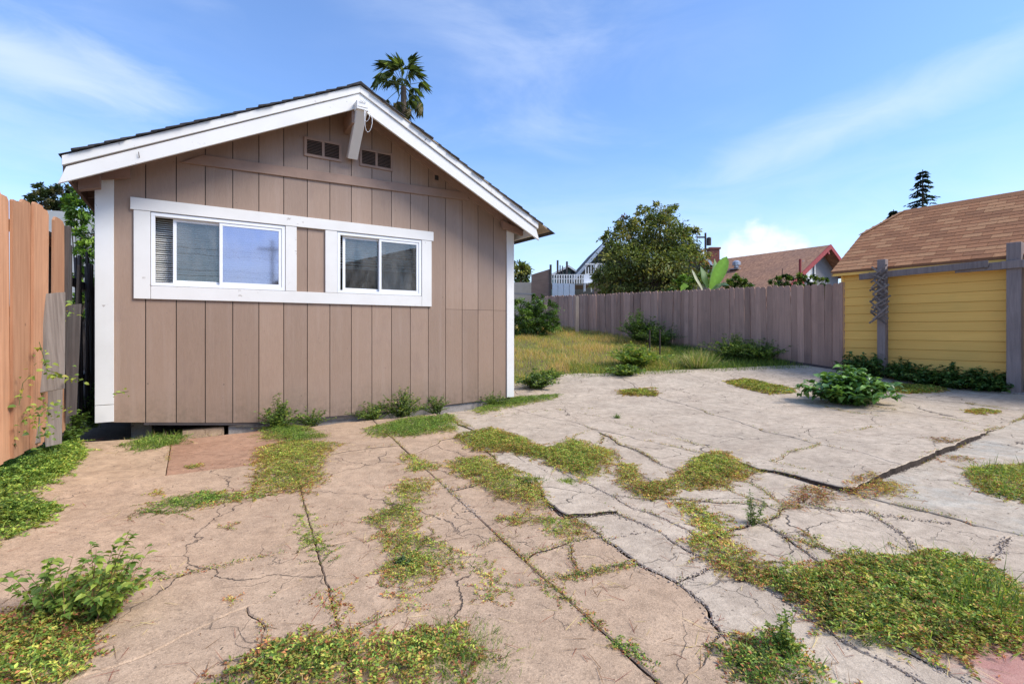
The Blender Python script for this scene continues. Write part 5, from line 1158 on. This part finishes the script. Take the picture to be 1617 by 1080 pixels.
# ------------------------------------------------------------------ neighbour with red trim
def build_red_house():
    R = empty('neighbour_house', (16.8, 26., 1.2), ANG, 'grey house with brown shingle roof and red gable trim beyond the fence', 'house')
    def q(z): return z-1.2
    az, pit, LN = 5.70, .57, 11.; wl, wr = 6.0, 2.6
    zf = lambda a: q(az-pit*abs(a))
    for s, w in ((-1, wl), (1, wr)):
        MB().prism([(0, zf(0)), (s*w, zf(w)), (s*w, zf(w)-.1), (0, zf(0)-.1)], 1, 0, LN).build('roof', M['farshingle'], R)
        MB().prism([(0, zf(0)+.02), (s*w, zf(w)+.02), (s*w, zf(w)-.22), (0, zf(0)-.22)], 1, -.06, -.001).build('rake_board', M['red'], R)
    MB().prism([(-5.4, 0), (2.3, 0), (2.3, zf(2.3)-.12), (0, zf(0)-.12), (-5.4, zf(5.4)-.12)], 1, .6, .7).build('wall', M['stucco'], R)
    MB().box(-5.3, .7, 0, 2.2, LN-.2, zf(5.4)-.15).build('wall', M['stucco'], R)
    for a in (-3.9, -2.6): MB().bar((a, .0, zf(abs(a))-.3), (a, .6, zf(abs(a))-.75), .1, .1).build('knee_brace', M['red'], R)
    MB().bar((-.15, -.02, zf(.15)-.35), (-.15, .6, zf(.15)-.5), .14, .14).build('knee_brace', M['red'], R)
    f = MB(); x0, x1, z0, z1 = -1.62, -.42, q(3.75), q(4.80); w = .1
    f.box(x0, .52, z0, x1, .598, z0+w); f.box(x0, .52, z1-w, x1, .598, z1); f.box(x0, .521, z0+w, x0+w, .598, z1-w); f.box(x1-w, .521, z0+w, x1, .598, z1-w); f.box((x0+x1)/2+.18, .525, z0+w, (x0+x1)/2+.25, .598, z1-w)
    fo = f.build('window', M['white'], R); MB().box(x0+w, .56, z0+w, x1-w, .57, z1-w).build('pane', M['darkglass'], fo); MB().box(x0+.25, .535, z0+w, x0+.75, .55, z1-w).build('curtain', M['curtain'], fo)
    MB().tube([(-3.05, .0, zf(3.05)-.5), (-3.05, -.0, zf(3.05)+.75)], .06, 8).build('vent_pipe', M['red'], R)
    MB().box(-3.12, -.12, zf(3.05)-.5, -2.9, .0, zf(3.05)-.1).build('pipe_box', M['red'], R)
    for a, y in ((-3.0, .9), (-3.6, .6)): MB().tube([(a, y, zf(-a)-.05), (a, y, zf(-a)+.35)], .02, 5).build('vent_pipe', M['iron'], R)
    m = MB(); c = Vector((-1.6, 4.3, zf(1.6)+.05)); m.tube([c+Vector((0, 0, .0)), c+Vector((0, 0, .12)), c+Vector((0, 0, .14)), c+Vector((0, 0, .32)), c+Vector((0, 0, .42))], [.14, .14, .24, .24, .08], 10); m.box(c.x-.35, c.y-.3, c.z-.12, c.x+.25, c.y+.3, c.z-.06); m.build('roof_vent', M['metal'], R)
    MB().bar((-1.9, 6.2, zf(1.9)+.1), (-1.3, 6.2, zf(1.3)+.1), .5, .08).build('roof_vent', M['metal'], R)
build_red_house()

def gable_house(name, lab, px0, pxa, px1, pye, pya, Y, wall, roof, cat='house', depth=7, thick=.14, over=.5, extra=None):
    a = bp(pxa, pya, Y); l = bp(px0, pye, Y); r = bp(px1, pye, Y); R = empty(name, (a.x, Y, 1.2), 0, lab, cat)
    za, ze = a.z-1.2, l.z-1.2; xl, xr = l.x-a.x, r.x-a.x
    MB().prism([(xl*.9, 0), (xr*.9, 0), (xr*.9, ze+(za-ze)*.1-thick), (0, za-thick-.02), (xl*.9, ze+(za-ze)*.1-thick)], 1, over, over+depth).build('wall', wall, R)
    for xe in (xl, xr):
        MB().prism([(0, za), (xe, ze), (xe, ze-thick*.6), (0, za-thick*.6)], 1, 0, depth+over).build('roof', roof, R)
        MB().prism([(0, za-.02), (xe, ze-.02), (xe, ze-thick*1.4), (0, za-thick*1.4)], 1, -.05, -.002).build('rake_board', M['white'] if extra == 'w' else M['metal'], R)
    return R, a
def build_back_houses():
    Y = 30.
    R, a = gable_house('gabled_house', 'dark gabled house with white railed balcony left of the large tree', 905, 958, 1012, 438, 378, Y, M['olive'], M['darkroof'], thick=.22)
    for k in range(7):
        p = bp(925+k*4.2, 434, Y-.3); t = bp(925+k*4.2, 418+ (4 if k < 2 else 0), Y-.3); MB().box(p.x-a.x-.03, -.3, p.z-1.2, p.x-a.x+.03, -.24, t.z-1.2).build('baluster', M['white'], R)
    for py in (418, 434):
        p = bp(923, py, Y); t = bp(956, py, Y); MB().box(p.x-a.x, -.33, p.z-1.25, t.x-a.x, -.22, p.z-1.2+.03).build('railing', M['white'], R)
    p = bp(939, 436, Y); MB().box(p.x-a.x-.05, -.36, p.z-1.2, p.x-a.x+.12, -.2, p.z-1.2+.75).build('post', M['white'], R)
    p = bp(942, 432, Y); MB().box(p.x-a.x+.1, .42, p.z-1.2, p.x-a.x+.6, .49, p.z-1.2+.5).build('window', M['darkglass'], R)
    R, a = gable_house('gabled_house', 'dark gabled house with brick chimney right of the large tree', 1050, 1088, 1128, 418, 378, 27., M['olive'], M['darkroof'], thick=.16)
    p = bp(1117, 425, 30.); t = bp(1132, 395, 30.); m = MB().box(p.x-a.x, 2.6, p.z-1.2, t.x-a.x, 3.1, t.z-1.2); m.box(p.x-a.x-.05, 2.55, t.z-1.2, t.x-a.x+.06, 3.15, t.z-1.1); m.build('chimney', M['brick'], R)
    p = bp(1113, 425, 27.); MB().box(p.x-a.x, .44, p.z-1.2, p.x-a.x+.25, .498, p.z-.5).build('window', M['darkglass'], R)
    # sage cottage
    R, a = gable_house('sage_cottage', 'small sage green cottage gable with white trim above the deck', 868, 898, 920, 434, 419, 34., M['greenwall'], M['darkroof'], extra='w', thick=.1, depth=4)
    for px in (884, 893, 902):
        p = bp(px, 440, 34.); t = bp(px+5, 427, 34.); MB().box(p.x-a.x, .40, p.z-1.2, t.x-a.x, .46, t.z-1.2).build('window', M['darkglass'], R)
    p = bp(915, 419, 36.); q = bp(926, 428, 36.)
    # deck with railing
    Y = 27.; R = empty('raised_deck', (bp(900, 450, Y).x, Y, 1.2), 0, 'white railed raised deck above the pale blue panels', 'deck'); ox = bp(900, 450, Y).x
    z = lambda py: bp(0, py, Y).z-1.2; x = lambda px: bp(px, 0, Y).x-ox
    MB().box(x(870), 0, z(450), x(936), 3, z(447.5)).build('deck_floor', M['beige'], R)
    for a_, b_, p0, p1 in ((870, 936, 433.5, 434.5), (870, 936, 440, 441)): MB().box(x(a_), -.03, z(p1), x(b_), .03, z(p0)).build('rail', M['white'], R)
    for k in range(17): px = 871+k*4; MB().box(x(px)-.03, -.035, z(448), x(px)+.03, .035, z(434)).build('baluster', M['white'], R)
    for px, t in ((882, 409), (897, 411), (886, 417), (890, 418)): MB().box(x(px)-(.05 if t < 415 else .025), .5, z(448), x(px)+(.05 if t < 415 else .025), .6, z(t)).build('post', M['polewood'], R)
    R2 = empty('deck_chair', (bp(928, 447, 26.5).x, 26.5, bp(928, 452, 26.5).z), 0, 'pale chair with tall back at the right end of the deck', 'chair')
    MB().box(-.22, 0, .15, .22, .06, .62).build('backrest', M['vinyl'], R2); MB().box(-.22, -.4, .1, .22, 0, .15).build('seat', M['vinyl'], R2)
    for sx in (-.2, .2):
        for sy in (-.38, .03): MB().box(sx-.02, sy-.02, -.3, sx+.02, sy+.02, .12).build('leg', M['vinyl'], R2)
    Y = 24.; R = empty('blue_panel_fence', (bp(872, 450, Y).x, Y, 1.2), 0, 'pale blue corrugated panels standing below the deck', 'fence'); w = bp(881, 0, Y).x-bp(872, 0, Y).x
    for k in range(4): MB().box(k*w+.01, 0, 0, (k+1)*w-.01, .04, bp(0, 447+k*.4, Y).z-1.2).build('panel', M['bluepanel'], R)
    Y = 22.; b0 = bp(839, 470, Y); b1 = bp(868, 470, Y); R = empty('board_screen', (b0.x, Y, 1.2), 0, 'brown sloping topped board screen with dark post left of the blue panels', 'screen'); wd = b1.x-b0.x
    for k in range(7):
        z0 = .0+k*.19; z1 = z0+.18; zl = bp(0, 434, Y).z-1.2; zr = bp(0, 425, Y).z-1.2
        f = lambda xx: zl+(zr-zl)*xx/wd
        MB().prism([(0, z0), (wd, z0), (wd, min(z1, f(wd))), (0, min(z1, f(0)))], 1, 0, .03).build('board', M['brownboard'], R)
    z2 = 1.33; MB().prism([(0, z2), (wd, z2), (wd, max(z2+.05, f(wd))), (0, max(z2+.02, f(0)))], 1, 0, .03).build('board', M['brownboard'], R)
    MB().box(wd, -.02, 0, wd+.09, .1, bp(0, 418, Y).z-1.2).build('post', M['polewood'], R)
    Y = 23.; b0 = bp(808, 470, Y); b1 = bp(840, 470, Y); o = MB().box(0, 0, 0, b1.x-b0.x, .2, bp(0, 446, Y).z-1.2).build('garden_wall', M['beige']); o.location = (b0.x, Y, 1.2); tag(o, 'low beige wall beyond the shrub at the shed corner', 'wall')
    Y = 20.; b0 = bp(800, 470, Y); o = MB().bar((0, 0, 0), (1.15, 0, -.03), .08, .07).build('gutter_pipe', M['stucco']); o.location = (b0.x, Y, bp(0, 463.5, Y).z); tag(o, 'thin grey pipe running above the shrub at the fence end', 'pipe')
    Y = 25.; b0 = bp(938, 470, Y); b1 = bp(955, 470, Y); R = empty('planter_box', (b0.x, Y, 1.2), 0, 'brown wooden box beside the deck chair, below the balcony', 'wooden box')
    for k in range(4): MB().box(k*(b1.x-b0.x)/4+.005, 0, 0, (k+1)*(b1.x-b0.x)/4-.005, .5, bp(0, 437, Y).z-1.2).build('board', M['brownboard'], R)
    # utility pole
    Y = 34.; t = bp(1114, 368, Y); R = empty('utility_pole', (t.x, Y, 1.2), 0, 'utility pole with crossarm and transformer can behind the large tree', 'utility pole'); h = t.z-1.2
    MB().tube([(0, 0, 0), (0, 0, h)], [.09, .07], 8).build('pole', M['polewood'], R); MB().box(-.62, -.05, h-.35, .05, .05, h-.25).build('crossarm', M['polewood'], R)
    MB().tube([(-.58, 0, h-.5), (-.58, 0, h-.1)], .05, 6).build('insulator', M['metal'], R); MB().tube([(.24, 0, h-.85), (.24, 0, h-.35), (.24, 0, h-.3)], [.15, .15, .07], 10).build('transformer', M['polewood'], R)
    # pale building on the left
    Y = 16.; a = bp(70, 332, Y); b = bp(165, 340, Y); o = MB().add([(0, 0, 0), (b.x-a.x, 0, 0), (b.x-a.x, 0, bp(0, 338, Y).z), (0, 0, a.z), (0, 5, 0), (b.x-a.x, 5, 0), (b.x-a.x, 5, bp(0, 338, Y).z), (0, 5, a.z)], [(0, 1, 2, 3), (7, 6, 5, 4), (0, 3, 7, 4), (1, 5, 6, 2), (3, 2, 6, 7)]).build('outbuilding', M['stucco_w'])
    o.location = (a.x, Y, 0); tag(o, 'plain off-white building wall glimpsed over the left fence', 'building')
M['stucco_w'] = m_plain('offwhite_wall', (.58, .56, .50), .9, .06)
build_back_houses()
# iron stakes at the fence
for px, py0, py1, lab in ((1026, 521, 556, 'left one of two thin rusty stakes before the mauve fence'), (1042, 520, 555, 'right one of two thin rusty stakes before the mauve fence')):
    Y = 12.6; b = bp(px, py1, Y); t = bp(px, py0, Y); x, y = b.x, Y; o = MB().tube([(0, 0, 0), (.0, 0, t.z-g(x, y))], .018, 6).build('iron_stake', M['iron']); o.location = (x, y, g(x, y)); tag(o, lab, 'stake', 'iron stakes before the mauve fence')
# buildings behind the camera, seen only in the window glass
def build_behind():
    R = empty('rear_house', (*xy(4.5, -15), 0), ANG, 'plain house across the yard behind the viewer', 'house')
    MB().box(0, -6, 0, 14, 0, 3.4).build('wall', M['beige'], R); MB().prism([(-.5, 3.4), (14.5, 3.4), (7, 5.6)], 1, -6.5, .5).build('roof', M['darkroof'], R)
    R = empty('rear_pole', (*xy(6, -34), 0), ANG, 'utility pole with wires behind the viewer', 'utility pole'); MB().tube([(0, 0, 0), (0, 0, 8)], [.12, .08], 8).build('pole', M['polewood'], R)
    m = MB()
    for z in (5.0, 5.5, 5.9, 7.0, 7.4): m.tube([(x_, 0, z-.9*math.cos(x_/30*1.57)+.4) for x_ in np.linspace(-30, 30, 25)], .018, 4, False)
    m.build('wires', M['polewood'], R); MB().box(-1, -.05, 7.2, 1, .05, 7.35).build('crossarm', M['polewood'], R)
build_behind()
